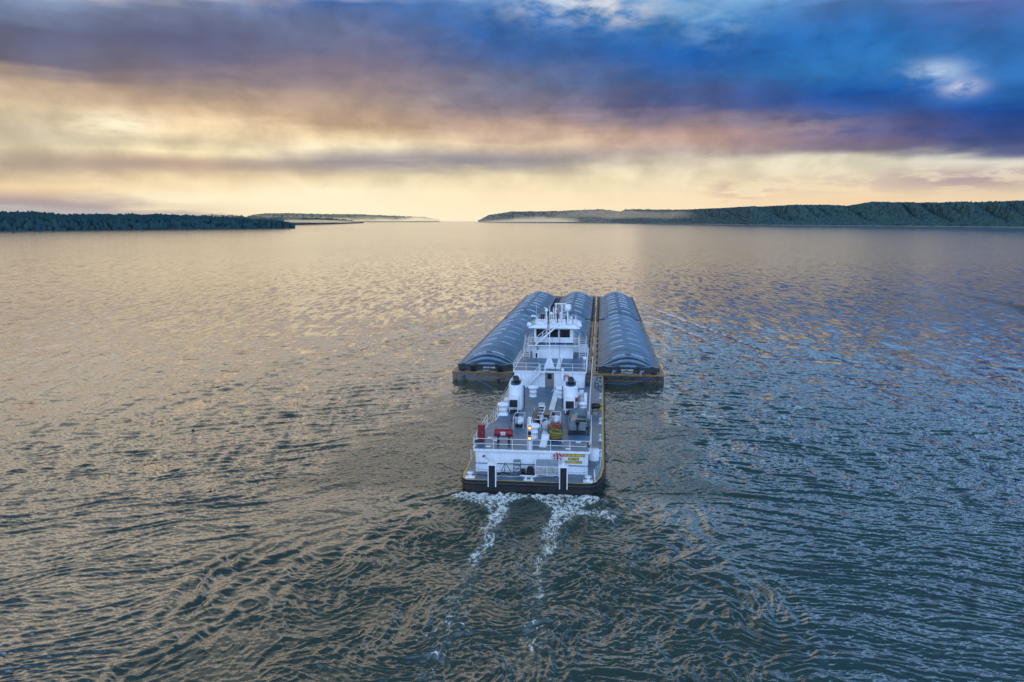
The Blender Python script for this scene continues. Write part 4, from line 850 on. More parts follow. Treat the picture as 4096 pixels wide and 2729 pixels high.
# funnels
def funnel(u):
    f=bpy.data.objects.new('funnel',None); 
    def sta(hw,hl,n=10):
        P=[]
        for a in range(n+1): t_=math.pi*a/n; P.append((hw*math.cos(t_),hl+hw*math.sin(t_)))
        for a in range(n+1): t_=math.pi+math.pi*a/n; P.append((hw*math.cos(t_),-hl+hw*math.sin(t_)))
        return P
    O=sta(.83,.75); I=sta(.62,.74); n=len(O); H0=2.95
    def top(p,k=0): return H0+.16*(p[1]+1.6)+k
    b=MB(); vs=[(x,y,0) for x,y in O]+[(x,y,top((x,y))-.12) for x,y in O]+[(x*.94,y*.97,top((x,y))) for x,y in O]+[(x,y,top((x,y))) for x,y in I]+[(x,y,top((x,y),-.30)) for x,y in I]
    for k in range(4): b.add(vs,[(k*n+i,k*n+(i+1)%n,(k+1)*n+(i+1)%n,(k+1)*n+i) for i in range(n)],0,k<1)
    o=b.build('funnel',WHITE,TB,(u,20.9,Z2+.003))
    b=MB(); b.add([(x,y,top((x,y),-.29)) for x,y in I],[tuple(range(n))]); b.build('funnel_cap',DECK,o)
    b=MB(); b.tube([(0,.35,2.8),(0,.35,3.22),(0,.16,3.52),(0,-.22,3.62)],[.34,.34,.36,.38],18); b.lathe([(.40,0),(.40,.08)],(0,.35,3.05),18); e=b.build('exhaust_pipe',BLACK,o)
    b=MB(); 
    for q in (.2,1.45,2.7): b.tube([(.82 if u<0 else -.82,-.2,q),(1.05 if u<0 else -1.05,-.2,q)],.03,6)
    sg=1 if u<0 else -1; b.tube([(sg*1.05,-.2,.15),(sg*1.05,-.2,2.75)],.045,6); b.tube([(sg*.95,-.2,.15),(sg*.95,-.2,2.75)],.03,6); b.build('grab_rail',NAVY,o)
    b=MB(); b.box(-.58,.58,-3.1,-1.75,.62,1.75); 
    bx=b.build('intake_box',WHITE,o,bevel=.02)
    b=MB(); b.box(-.48,.48,-3.13,-3.102,.72,1.62)
    b.build('louvre',BLACK,bx)
    b=MB(); b.box(-.55,-.45,-3.0,-2.9,.0,.62); b.box(.45,.55,-3.0,-2.9,0,.62); b.box(-.55,-.45,-1.95,-1.85,0,.62); b.box(.45,.55,-1.95,-1.85,0,.62); b.build('stand',WHITE,bx)
    b=MB(); b.box(-.62,.62,-3.15,-1.7,.004,.10); b.build('base_plate',BLACK,bx)
funnel(-3.62); funnel(3.0)
b=MB(); b.box(-5.0,-4.5,19.8,21.2,Z2+.003,Z2+1.15); b.box(-4.48,-4.2,20.2,21,Z2+.4,Z2+.9); b.build('side_locker',WHITE,TB,bevel=.02)
b=MB(); b.box(4.6,4.95,20.4,21.6,Z2+.003,Z2+1.9); b.box(4.2,4.58,20.9,21.8,Z2+.003,Z2+1.3); b.build('tall_locker',WHITE,TB,bevel=.02)
# mushroom ventilators
def vent(x,y,s=1.0,sq=False):
    b=MB(); b.lathe([(.50*s,0),(.44*s,.12*s),(.44*s,.52*s),(.49*s,.55*s),(.49*s,.62*s),(.44*s,.66*s),(.44*s,1.05*s)],(0,0,0),20)
    if sq: b.prism([(-.6,-.6),(.6,-.6),(.6,.6),(-.6,.6)],0,.25,top=[(-.44,-.44),(.44,-.44),(.44,.44),(-.44,.44)])
    o=b.build('ventilator',WHITE,TB,(x,y,Z2+.003))
    b=MB(); b.lathe([(.44*s,1.02*s),(.64*s,1.05*s),(.67*s,1.12*s),(.66*s,1.26*s),(.58*s,1.38*s),(.3*s,1.46*s),(.001,1.48*s)],(0,0,0),24); b.build('ventilator_hood',TRIM,o)
vent(-5.0+.25,17.1,1.0,True); vent(-2.1,27.2); vent(1.5,27.0); vent(-.38,7.5,1.04); vent(4.45,19.6,.8)
# long trough down the boat deck, galley pipe, flag staff, light mast
b=MB(); b.box(.45,1.1,9.0,30.9,Z2+.005,Z2+.20); b.box(.50,1.2,3.9,7.4,Z2+.005,Z2+.16); b.build('cable_trough',TRIM,TB,bevel=.02)
b=MB(); b.box(.55,1.35,6.1,6.9,Z2+.165,Z2+.62); b.build('trough_box',TRIM,TB,bevel=.02)
b=MB(); b.tube([(1.45,32.2,Z2),(1.45,32.2,6.35)],.15,12); b.tube([(1.45,32.2,4.9),(.55,30.5,Z2)],.03,6); b.tube([(1.45,32.2,5.3),(.1,29.9,Z2)],.03,6); o=b.build('galley_flue',WHITE,TB)
b=MB(); b.lathe([(.3,0),(.001,.22)],(1.45,32.2,6.42),14); b.tube([(1.45,32.2,6.35),(1.45,32.2,6.45)],.1,8); b.build('flue_cap',WHITE,o)
b=MB(); b.tube([(-.5,34.9,Z3),(-.5,34.9,9),(-.5,34.9,14.65)],[.085,.075,.045],10)
fs=b.build('flag_staff',WHITE,TB)
b=MB()
for q in (-1,1): b.add([(-.5+q*.08,34.86,Z3+.01),(-.5+q*.78,34.7,Z3+.01),(-.5+q*.08,34.86,Z3+2.0),(-.5+q*.08,34.94,Z3+.01),(-.5+q*.78,34.78,Z3+.01),(-.5+q*.08,34.94,Z3+2.0)],[(0,1,2),(5,4,3),(0,3,4,1),(1,4,5,2),(2,5,3,0)])
b.build('staff_brace',WHITE,fs)
b=MB(); b.box(.4,1.0,34.6,44.6,Z3+.008,Z3+.26); b.build('texas_deck_trough',TRIM,TB,bevel=.02)
b=MB(); b.obox((-.38,3.1,5.3),(.26,.22,3.2)); b.box(-.56,-.2,2.98,3.3,6.92,7.02); 
for x in (-.62,-.14): b.tube([(x,3.1,Z2),(x,3.1,6.9)],.03,6)
lm=b.build('light_mast',WHITE,TB)
for z,on in ((6.0,1),(5.45,0),(4.95,1)):
    b=MB(); b.box(-.52,-.24,2.72,2.985,z-.16,z-.10); b.box(-.52,-.24,2.72,2.985,z+.14,z+.20); b.box(-.52,-.24,2.95,2.985,z-.10,z+.14); lt=b.build('towing_light',BLACK,lm)
    b=MB(); b.lathe([(.10,-.10),(.115,0),(.10,.135)],(-.38,2.84,z),12); b.build('light_lens',AMBER if on else GLASS,lt)
b=MB(); b.tube([(4.15,34.6,Z3),(4.15,34.6,Z3+1.35)],.025,6); b.tube([(4.35,34.6,Z3),(4.35,34.6,Z3+1.35)],.025,6); b.tube([(4.55,34.6,Z3),(4.55,34.6,Z3+1.35)],.025,6); o=b.build('dome_stand',WHITE,TB)
b=MB(); b.lathe([(.001,-.2),(.2,-.18),(.26,0),(.25,.16),(.15,.28),(.001,.31)],(4.35,34.6,Z3+1.55),16); b.build('antenna_dome',WHITE,o)
b=MB(); b.box(-3.05,-2.55,42.3,42.9,Z3+.12,Z3+1.0); a=b.build('air_conditioner',WHITE,TB,bevel=.02); b=MB(); b.box(-3.0,-2.75,42.27,42.297,Z3+.2,Z3+.92); b.build('fan_grille',BLACK,a)
b=MB(); b.box(-2.95,-2.6,43.1,43.196,7.3,7.75); b.tube([(-2.8,43.15,7.3),(-2.8,43.15,Z3+1)],.025,5); b.build('junction_box',GREYM,ph)
for x in (-5.75,5.45):
    b=MB(); b.obox((x,3.0,Z2+.62),(.36,.22,.42),0,R(-15)); fl=b.build('floodlight',BLACK,TB); b=MB(); b.obox((x,2.87,Z2+.58),(.28,.03,.30),0,R(-15)); b.build('floodlight_lens',GLASS,fl)
for x,y in ((-4.9,6.9),(-4.1,5.9),(-4.6,3.6),(2.6,6.3),(4.35,6.1),(3.4,3.6)):
    b=MB(); b.box(x-.24,x+.24,y-.2,y+.2,Z2+.004,Z2+.05); b.build('hatch_plate',TRIM,TB)
b=MB(); b.box(2.46,2.56,6.2,10.9,Z2+.004,Z2+.008); b.box(2.562,5.2,10.8,10.9,Z2+.004,Z2+.008); b.box(2.6,5.3,5.4,5.5,Z2+.004,Z2+.008); b.build('deck_marking',YELLOW,TB)
# davit crane by the starboard funnel
b=MB(); b.tube([(4.25,22.9,Z2),(4.25,22.9,Z2+1.9)],.2,12); b.obox((3.85,21.4,5.45),(.22,3.6,.28),R(-7),R(-4)); b.obox((4.25,22.7,5.4),(.5,.5,.5)); cr=b.build('davit_crane',WHITE,TB)
b=MB(); b.lathe([(.001,-.3),(.25,-.3),(.25,.3),(.001,.3)],(3.6,19.6,5.2),12,0,'X'); b.tube([(3.6,19.6,5.2),(3.6,19.5,4.4)],.03,5); b.build('crane_winch',RED,cr)
b=MB(); b.tube([(3.1,18.6,Z2),(3.1,18.6,Z2+.9)],.09,8); b.obox((3.0,18.5,Z2+.55),(.55,.45,.4)); b.build('capstan',mat('dark_red_paint',(.14,.02,.02),.5),TB)
# winches and gear on the forward main deck
for x,y,s in ((6.05,46.5,1.0),(6.5,44.6,.8),(6.3,51,.9)):
    b=MB(); b.box(-.35,.35,-.4,.4,0,.1); b.lathe([(.36,-.3),(.36,-.24),(.18,-.24),(.18,.24),(.36,.24),(.36,.3)],(0,0,.45),14,0,'X'); b.box(-.38,-.31,-.12,.12,.1,.6); b.box(.31,.38,-.12,.12,.1,.6)
    b.build('deck_winch',GREYM,TB,(x,y,Z1+.006),R(20))
for x,y in ((5.0,36),(4.95,39),(5.0,42.3)):
    b=MB(); b.box(-.3,.3,-.7,.7,0,.5); b.build('gear_box',WOOD,TB,(x-.1,y,Z2+.004),R(4),bevel=.03)
b=MB(); b.add([(5.3,47.2,Z1+.006),(5.3,46.9,Z1+.006),(6.75,45.6,Z1+.006),(6.75,45.9,Z1+.006)],[(0,1,2,3)]); b.add([(5.6,50.2,Z1+.007),(5.9,50.2,Z1+.007),(6.8,47.6,Z1+.007),(6.5,47.6,Z1+.007)],[(0,1,2,3)]); b.build('hazard_stripe',YELLOW,TB)
# towing knees that bear on the barges
for x in (-4.6,3.4):
    b=MB(); b.box(x-.6,x+.6,53.6,54.7,-.4,5.2); b.build('towing_knee',BLACK,TB)
# ------------------------------------------------------------------ loose gear on the towboat
ft=thing('fuel_tank','red horizontal fuel tank with white label on the boat deck by the stern rail','tank',-3.15,4.3,Z2+.004)
b=MB(); b.lathe([(.001,-.92),(.36,-.92),(.40,-.88),(.40,.88),(.36,.92),(.001,.92)],(0,0,1.28),22,0,'X'); b.build('tank_shell',RED,ft)
for x in (-.55,.55):
    b=MB(); b.prism([(x-.12,-.25),(x+.12,-.25),(x+.12,.25),(x-.12,.25)],0,1.0,top=[(x-.06,-.2),(x+.06,-.2),(x+.06,.2),(x-.06,.2)]); b.build('leg',BLACK,ft)
b=MB(); b.tube([(.65,0,1.6),(.65,0,1.95),(.72,0,2.02)],.06,8); b.tube([(-.75,0,1.6),(-.75,0,1.85)],.04,8); b.build('filler_neck',RED,ft)
b=MB(); b.tube([(.78,-.1,1.0),(.95,-.15,.95),(1.0,-.2,.75),(.9,-.2,.62),(.78,-.2,.7)],.03,6); b.build('fuel_hose',BLACK,ft)
b=MB()
for k in range(7):
    a0,a1=R(-28+8*k),R(-20+8*k); vs=[]
    for x in (-.24,.22):
        for a in (a0,a1): vs.append((x,-.405*math.cos(a),1.28+.405*math.sin(a)))
    b.add(vs,[(0,2,3,1)])
lb=b.build('warning_label',FLAGW,ft); 
for z,w_,s in ((1.40,.36,'CAUTION'),(1.28,.30,'FLAMMABLE'),(1.17,.34,'NO SMOKING')): text(s,.1,'lettering',RED,lb,(-.01,-.415,z),width=w_)
rc=thing('storage_cabinet','upright red cabinet at the left aft corner of the boat deck','cabinet',-5.6,5.6,Z2+.004)
MB().box(-.34,.34,-.32,.32,.05,1.75).build('body',RED,rc,bevel=.03); MB().box(-.30,.30,-.345,-.322,.15,1.65).build('door',RED,rc); MB().box(.18,.22,-.38,-.346,.8,1.05).build('handle',GREYM,rc); MB().box(-.3,.3,-.28,.28,0,.049).build('plinth',BLACK,rc)
def cage(u,v,lab,fx):
    t=thing('blower','white blower fan under a white pipe guard, '+lab,'blower',u,v,Z2+.004,0,'blowers in pipe guards')
    b=MB(); w,l,h=.55,1.15,1.25
    for x in (-w,w):
        b.tube([(x,-l,0),(x,-l,h),(x,l,h),(x,l,0)],.03,6)
    for y in (-l,l): b.tube([(-w,y,h),(w,y,h)],.03,6)
    b.build('pipe_guard',WHITE,t)
    b=MB(); b.lathe([(.001,-.62),(.2,-.58),(.33,-.42),(.38,-.15),(.38,.6),(.3,.75),(.001,.78)],(.08,0,.62),18,0,'Y'); b.build('casing',TRIM,t)
    b=MB(); b.lathe([(.17,0),(.15,.7),(.001,.72)],(-.22,-.45,.5),12); b.lathe([(.13,.72),(.2,.8),(.2,.95),(.1,1.02),(.001,1.03)],(-.22,-.45,.5),12,1); b.build('inlet_stub',[GREYM,BLACK],t)
    MB().box(-.4,.45,-.5,.7,0,.3).build('skid',BLACK,t)
    if fx: b=MB(); b.lathe([(.001,-.12),(.3,-.12),(.34,0),(.3,.12),(.001,.12)],(-.75,.2,.75),14,0,'X'); b.build('belt_cover',mat('dark_red_paint',(.14,.02,.02),.5),t)
cage(-2.33,11.9,'left one beside the red belt cover',True); cage(1.62,12.9,'right one beyond the white trough',False)
dr=thing('steel_drum','dark blue steel drum with a white rim and rusty open top','drum',-.4,19.3,Z2+.004)
b=MB(); b.lathe([(.36,0),(.38,.02),(.37,.28),(.39,.30),(.37,.32),(.37,.58),(.39,.60),(.37,.62)],(0,0,0),20); b.build('shell',NAVY,dr)
b=MB(); b.lathe([(.375,.62),(.375,.9),(.40,.92),(.36,.92),(.35,.84)],(0,0,0),20); b.build('rim',TRIM,dr)
b=MB(); b.lathe([(.345,.84),(.2,.86),(.001,.85)],(0,0,0),20); b.build('contents',RUST,dr)
# bundle of poles on a white rack
rk=thing('pole_rack','white pipe rack carrying poles beside the white trough','rack',-.45,13.9,Z2+.004)
b=MB()
for y in (-3.6,2.4):
    b.tube([(-.55,y,0),(-.55,y,1.1)],.04,6); b.tube([(.62,y,0),(.62,y,1.25)],.04,6); b.tube([(-.55,y,.62),(.62,y,.62)],.04,6); b.tube([(-.1,y,1.25),(.75,y,1.25)],.04,6)
for z in (.62,1.25): b.tube([(.62,-3.6,z),(.62,2.4,z)],.035,6)
for y in (-2,-.4,1.2): b.tube([(.1,y,1.25),(.75,y,1.25)],.035,6)
b.build('frame',WHITE,rk); MB().box(.05,1.05,.4,2.0,.3,.40).build('platform',TRIM,rk); 
b=MB(); b.tube([(.1,-.8,.1),(.1,-.8,1.0)],.16,10); b.obox((.3,-1.2,.18),(1.2,.9,.24)); b.build('pump',BLACK,rk)
pb=MB()
for k in range(16):
    r_=k//6; x=-.34+.115*(k%6)+.05*(r_%2); z=.72+.1*r_; e=random.uniform(-.25,.25); pb.tube([(x-.10,-2.6+e,z),(x+.08,2.9+e,z+random.uniform(-.02,.04))],.052,6)
single(pb,'pole_bundle',WOOD,'bundle of tan wooden poles lying on the white pipe rack','poles',-.62,13.9,Z2+.01)
bx=thing('wooden_crate','weathered brown wooden crate resting on the white trough','crate',.62,15.6,Z2+.205,R(-6))
b=MB()
for k in range(5): b.box(-.46+k*.186,-.29+k*.186,-1.1,1.1,.55,.60)
b.build('lid',WOOD,bx); b=MB(); b.box(-.45,.45,-1.05,1.05,.04,.548); b.build('body',mat('dark_wood',(.07,.05,.04),.8,var=.3,scale=3),bx)
wb=MB(); N_=14; wb.lathe([(.001,0),(.48,.02),(.52,.3),(.50,.62),(.42,.86),(.2,.95),(.001,.96)],(0,0,0),N_)
wb.v=[(x*(1+.12*math.sin(5*x+9*z))*1.05,y*(1+.12*math.cos(6*y+7*z))*1.35,z*(1+.06*math.sin(7*x+5*y))) for x,y,z in wb.v]
single(wb,'wrapped_bundle',TARP,'pale tarpaulin wrapped bundle standing at the end of the white trough','bundle',.85,10.1,Z2+.2)
ct=thing('hose_cart','dark deck cart under the coiled yellow hose','cart',2.02,6.5,Z2+.004)
MB().box(-.62,.62,-.75,.75,.26,.40).build('bed',BLACK,ct,bevel=.02)
for x in (-.5,.5):
    for y in (-.55,.55): b=MB(); b.lathe([(.001,-.05),(.15,-.05),(.16,0),(.15,.05),(.001,.05)],(x,y,.16),12,0,'X'); b.build('wheel',BLACK,ct)
b=MB()
for k in range(9):
    r0=.66-.07*(k%3); ph_=k*.7; b.tube([(r0*math.cos(a*.39)*(1+.05*math.sin(a+ph_)),r0*.95*math.sin(a*.39),.08+.062*k+.09*math.sin(a*.39+ph_)) for a in range(16)],.048,6,0,True)
b.tube([(.66,0,.4),(.95,-.3,.3),(1.05,-.6,.05)],.04,6)
single(b,'coiled_hose',ROPEY,'thick coil of yellow hose piled on the dark deck cart','hose',2.0,6.55,Z2+.41)
tb=thing('gear_tub','green tub full of line between the tarpaulin bundle and the yellow hose','tub',1.78,9.4,Z2+.004)
b=MB(); b.prism(rrect(-.75,.75,-.65,.65,.2),0,.66,top=rrect(-.82,.82,-.72,.72,.2)); b.build('body',mat('tub_green',(.06,.14,.12),.6,var=.3,scale=3),tb)
b=MB()
for k in range(10):
    r0=random.uniform(.4,.66); cx,cy=random.uniform(-.12,.12),random.uniform(-.1,.1); b.tube([(cx+r0*1.15*math.cos(a*.45),cy+r0*.9*math.sin(a*.45),.03+.03*k+.07*math.sin(a+k)) for a in range(14)],.04,6,k%2,True)
b.tube([(-.2,-.2,.3),(-.75,.25,.85),(-1.05,.45,1.0)],.03,5,1)
single(b,'rope_pile',[ROPEO,mat('dark_red_rope',(.26,.04,.03),.8,var=.3,scale=6)],'orange and red ropes heaped in the green tub','rope',1.78,9.4,Z2+.67)
# work skiff with outboard, on a cradle
sk=thing('work_skiff','grey flat bottomed aluminium skiff with black outboard parked on the boat deck','skiff',4.15,9.4,Z2+.38)
def sec(y,w,zb,zt,wb_): return [(-w,y,zt),(-wb_,y,zb),(wb_,y,zb),(w,y,zt)]
S=[sec(0,.97,0,.78,.80),sec(2,1.0,0,.78,.84),sec(4,.98,.02,.80,.82),sec(5.4,.93,.16,.86,.76),sec(6.3,.86,.50,.92,.70)]
b=MB(); vs=[p for s_ in S for p in s_]; b.add(vs,[(i*4+k,i*4+k+1,(i+1)*4+k+1,(i+1)*4+k) for i in range(4) for k in range(3)]+[(0,3,2,1),(16,17,18,19)])
ins=[(x*.95,y*.985+.05,z+.05 if k in (1,2) else z) for i,s_ in enumerate(S) for k,(x,y,z) in enumerate(s_)]
b.add(ins,[(i*4+k,(i+1)*4+k,(i+1)*4+k+1,i*4+k+1) for i in range(4) for k in range(3)])
b.tube([s_[0] for s_ in S]+[s_[3] for s_ in S[::-1]],.035,6); b.tube([S[0][0],S[0][3]],.04,6)
b.build('hull',ALU,sk)
for y in (1.5,3.1,5.1): b=MB(); b.box(-.88,.88,y-.22,y+.22,.42,.47); b.box(-.8,.8,y-.02,y+.02,.1,.419); b.build('thwart',ALU,sk)
b=MB(); b.box(-.86,.86,.1,.5,.35,.40); b.build('stern_seat',ALU,sk)
om=bpy.data.objects.new('outboard_motor',None)
b=MB(); b.lathe([(.001,.0),(.18,.03),(.24,.2),(.22,.42),(.12,.52),(.001,.54)],(0,-.18,.72),14); b.tube([(0,-.18,.75),(0,-.2,.1),(0,-.22,-.15)],[.12,.08,.06],8); b.obox((0,-.22,-.18),(.1,.5,.05)); om=b.build('outboard_motor',BLACK,sk)
b=MB(); b.tube([(0,.0,.95),(.05,.55,1.0)],.03,6); b.build('tiller',BLACK,om)
b=MB()
for k in range(12): a=random.uniform(0,6.28); x,y=random.uniform(.1,.75),random.uniform(.6,1.2); b.tube([(x,y,.12+.03*k),(x+.3*math.cos(a),y+.2*math.sin(a),.16+.03*k)],.035,5,k%2)
o_=single(b,'life_line',[mat('line_red',(.4,.05,.03),.8),ROPEO],'tangle of red line lying in the stern of the skiff','line',4.15,9.4,Z2+.40)
b=MB(); b.obox((0,0,0),(.05,2.0,.05)); b.obox((.62,0,0),(.05,2.0,.05))
for k in range(11): b.obox((.31,-.95+k*.19,0),(.58,.07,.04))
gr=b.build('slatted_grating',mat('bleached_slats',(.38,.34,.28),.8,var=.2),None,(*world(3.42,11.2),Z2+1.22),-HD+R(-6)); gr.rotation_euler=(R(12),R(-24),-HD+R(-8)); tag(gr,'bleached slatted grating leaning on the left side of the skiff','grating')
cradle=thing('skiff_cradle','dark steel cradle under the flat bottomed skiff','cradle',4.2,9.4,Z2+.004)
b=MB()
for x in (-.95,1.1): b.box(x-.06,x+.06,-.4,5.8,.10,.20)
for y in (-.35,2.5,5.3): b.box(-1.05,1.22,y-.08,y+.08,0,.098); b.box(-.85,.85,y-.06,y+.06,.202,.37)
for x in (-.95,-.4,.4,1.1): b.box(x-.04,x+.04,-.47,-.43,0,.42)
b.build('frame',BLACK,cradle)
# barbecue on the main deck
bq=thing('barbecue_grill','black drum barbecue on legs standing on the right side deck','grill',5.95,28.4,Z1+.006,R(15))
b=MB(); b.lathe([(.001,-.5),(.36,-.5),(.38,0),(.36,.5),(.001,.5)],(0,0,1.0),16,0,'X'); b.build('drum',BLACK,bq)
for x in (-.42,.42):
    for y in (-.25,.25): b=MB(); b.tube([(x,y,0),(x*.9,y*.7,.85)],.03,6); b.build('leg',BLACK,bq)
b=MB(); b.box(-.45,.45,-.25,.25,.35,.39); b.build('shelf',BLACK,bq); b=MB(); b.box(.5,.95,-.2,.2,.95,.99); b.build('side_table',BLACK,bq)
fr=thing('cooler_box','pale plastic cooler box on the boat deck at the right rail behind the skiff','cooler',5.0,16.5,Z2+.004)
MB().box(-.3,.3,-.45,.45,0,.48).build('body',mat('pale_blue_plastic',(.50,.58,.66),.5,var=.1),fr,bevel=.03); MB().box(-.32,.32,-.47,.47,.482,.58).build('lid',TRIM,fr,bevel=.02)
# stern: cage, stepladder, hand truck, pump, axe, life rings
cg=thing('wire_cage','large pale wire mesh cage locker with rusty doors against the stern wall','cage',1.42,2.25,Z1+.006)
b=MB(); w,d0,d1,h=1.14,-.35,.45,1.0
for x in (-w,0,w): b.box(x-.03,x+.03,d0-.03,d0+.03,0,h)
for x in (-w,w): b.box(x-.03,x+.03,d1-.03,d1+.03,0,h+.55)
for z in (.16,h): b.box(-w+.032,-.032,d0-.025,d0+.025,z-.03,z+.03); b.box(.032,w-.032,d0-.025,d0+.025,z-.03,z+.03)
b.box(-w+.03,w-.03,d1-.02,d1+.02,h+.5,h+.55); b.tube([(-w,d0,h),(-w,d1,h+.52)],.03,6); b.tube([(w,d0,h),(w,d1,h+.52)],.03,6)
b.build('frame',WHITE,cg)
for x0_,x1_ in ((-w+.04,-.04),(.04,w-.04)): b=MB(); b.box(x0_,x1_,d0-.005,d0+.005,.2,h-.035); b.build('door',MESHM,cg)
b=MB(); b.add([(-w+.04,d0+.03,h+.02),(w-.04,d0+.03,h+.02),(w-.04,d1-.03,h+.51),(-w+.04,d1-.03,h+.51)],[(0,1,2,3)]); b.build('sloping_lid',mat('lid_mesh',(.22,.24,.26),.7,var=.3,scale=4),cg)
sl=thing('step_ladder','green folding step ladder standing open at the stern wall','ladder',-1.55,2.25,Z1+.006,R(4))
b=MB()
for x in (-.36,.36): b.tube([(x,-.35,0),(x*.86,.05,1.42)],.035,6); b.tube([(x*1.1,.42,0),(x*.86,.08,1.40)],.03,6)
b.tube([(-.4,.42,.0),(.36,.2,.95)],.025,5); b.build('frame',GREEN,sl)
for k in range(4): z=.28+k*.33; b=MB(); b.box(-.34,.34,-.33+z*.28-.07,-.33+z*.28+.07,z,z+.05); b.build('step',GREEN,sl)
b=MB(); b.box(-.34,.34,-.06,.2,1.42,1.47); b.build('top_plate',GREEN,sl)
ht=thing('pipe_tripod','rusty pipe tripod frame left of the green step ladder','tripod',-2.75,2.3,Z1+.006)
b=MB()
for q in ((-.5,-.2),(.75,-.1),(-.1,.35)): b.tube([(0,0,1.15),(q[0],q[1],0)],.035,6)
b.build('leg_frame',RUST,ht); b=MB(); b.tube([(-.8,-.15,.05),(-.2,.1,.12),(.5,.0,.06)],.07,6); b.build('foot_chain',BLACK,ht)
pm=thing('deck_pump','black engine driven pump between the step ladder and the wire cage','pump',-.45,2.3,Z1+.006)
b=MB(); b.box(-.15,.55,-.3,.3,.08,.62); b.box(-.05,.45,-.2,.2,.622,.85); b.build('engine',BLACK,pm,bevel=.03); b=MB(); b.lathe([(.001,-.2),(.24,-.2),(.28,0),(.24,.2),(.001,.2)],(-.5,0,.34),14,0,'X'); b.tube([(-.75,0,.3),(-1.0,-.1,.2)],.08,8); b.build('pump_casing',BLACK,pm); b=MB(); b.box(-.8,.6,-.32,.32,0,.078); b.build('skid',RUST,pm)
b=MB()
for k in range(3): b.tube([(-.9,.02,.25+.3*k),(-.88,.02,.25+.3*k)],.01,4)
hk=MB(); hk.tube([(-1.3,0,.04),(-.6,.1,.05),(.2,-.05,.04),(.9,.12,.04)],.035,6); hk.tube([(-.6,.1,.06),(-.35,.5,.22),(.5,.45,.22)],.03,6)
single(hk,'pike_pole',RUST,'rusty pike pole and bars lying on the left of the stern deck','pole',-4.8,1.6,Z1+.006)
hs=MB(); hs.tube([(-3.3+i*.42,.12*math.sin(i*1.1)+.04*i-.2,.09) for i in range(15)],.045,6)
single(hs,'discharge_hose',mat('pale_hose',(.42,.44,.42),.6,var=.2),'pale hose stretched along the stern deck past the cage','hose',-.4,1.35,Z1+.006)
ax=bpy.data.objects.new('fire_axe',None); COL.objects.link(ax); ax.location=(*world(-4.5,2.80),2.72); ax.rotation_euler=(0,0,-HD); tag(ax,'red headed fire axe hung aslant on the white stern wall','axe')
b=MB(); b.tube([(.44,-.03,-.30),(-.36,-.03,.27)],.024,6); b.build('handle',mat('axe_handle',(.55,.42,.16),.6),ax)
b=MB(); b.prism([(-.50,.15),(-.30,.35),(-.38,.42),(-.56,.36),(-.58,.22)],-.03,.03); b.v=[(x,z-.03,y) for x,y,z in b.v]; b.build('head',RED,ax)
def ring(u,v,z,lab,wht):
    t=bpy.data.objects.new('life_ring',None); COL.objects.link(t); t.location=(*world(u,v),z); t.rotation_euler=(0,0,-HD); tag(t,lab,'life ring','life rings')
    b=MB(); b.tube([(.37*math.cos(a*.2618),0,.37*math.sin(a*.2618)) for a in range(24)],.095,10,0,True); b.build('buoyant_ring',ORING,t)
    for a in wht:
        b=MB(); b.tube([(.37*math.cos(R(a+q)),0,.37*math.sin(R(a+q))) for q in (-7,0,7)],.102,10); b.build('band',FLAGW,t)
    b=MB(); b.tube([(.48*math.cos(a*.524),-.05,.48*math.sin(a*.524)) for a in range(12)],.012,5,0,True); b.build('grab_line',FLAGW,t)
    return t
lr=ring(2.40,2.74,3.2,'red life ring with white bands on the stern wall beside the name boards',(80,125,190,235,305,350))
b=MB(); b.obox((0,-.06,-.05),(.13,.06,.6)); b.build('throw_bag',RED,lr)
lr2=ring(1.95,32.95,5.12,'red life ring by the tan door half hidden behind the right funnel',(90,))
# flags
fl=thing('ensign','limp red and white striped ensign on the tall white flag staff','flag',-.5,34.9,11.5)
def flagmesh(nx,nz,w,h):
    b=MB(); vs=[]
    for i in range(nx+1):
        for j in range(nz+1):
            f=i/nx; g=j/nz; vs.append((-.05-.30*f*(1-.25*g)+.07*math.sin(f*9+g*2)*f,.13*math.sin(f*11+g*1.5)*f-.10*f,h*g-.62*f*(1-.4*f)+.0))
    b.v=vs
    for i in range(nx):
        for j in range(nz):
            b.f.append((i*(nz+1)+j,(i+1)*(nz+1)+j,(i+1)*(nz+1)+j+1,i*(nz+1)+j+1)); b.sm.append(True)
            b.mi.append(2 if (j>=nz*6/13-.01 and i<nx*.42) else (0 if int(j*13/nz)%2==0 else 1))
    return b
flagmesh(18,26,.8,1.75).build('cloth',[FLAGR,FLAGW,FLAGB],fl)
for u,v,z,lab in ((-4.98,46.6,Z4+1.25,'small furled red flag at the head of the left stair'),(4.32,46.7,Z4+1.2,'small furled red flag at the head of the right stair')):
    t=bpy.data.objects.new('furled_flag',None); COL.objects.link(t); t.location=(*world(u,v),z); t.rotation_euler=(0,0,-HD); tag(t,lab,'flag','furled red flags')
    b=MB(); b.tube([(0,0,-.85),(0,0,.55)],.025,6); b.build('staff',WHITE,t); b=MB(); b.tube([(.06,0,-.35),(.08,0,-.1),(.09,0,.2),(.04,0,.5)],[.10,.12,.10,.04],8); b.build('cloth',RED,t)
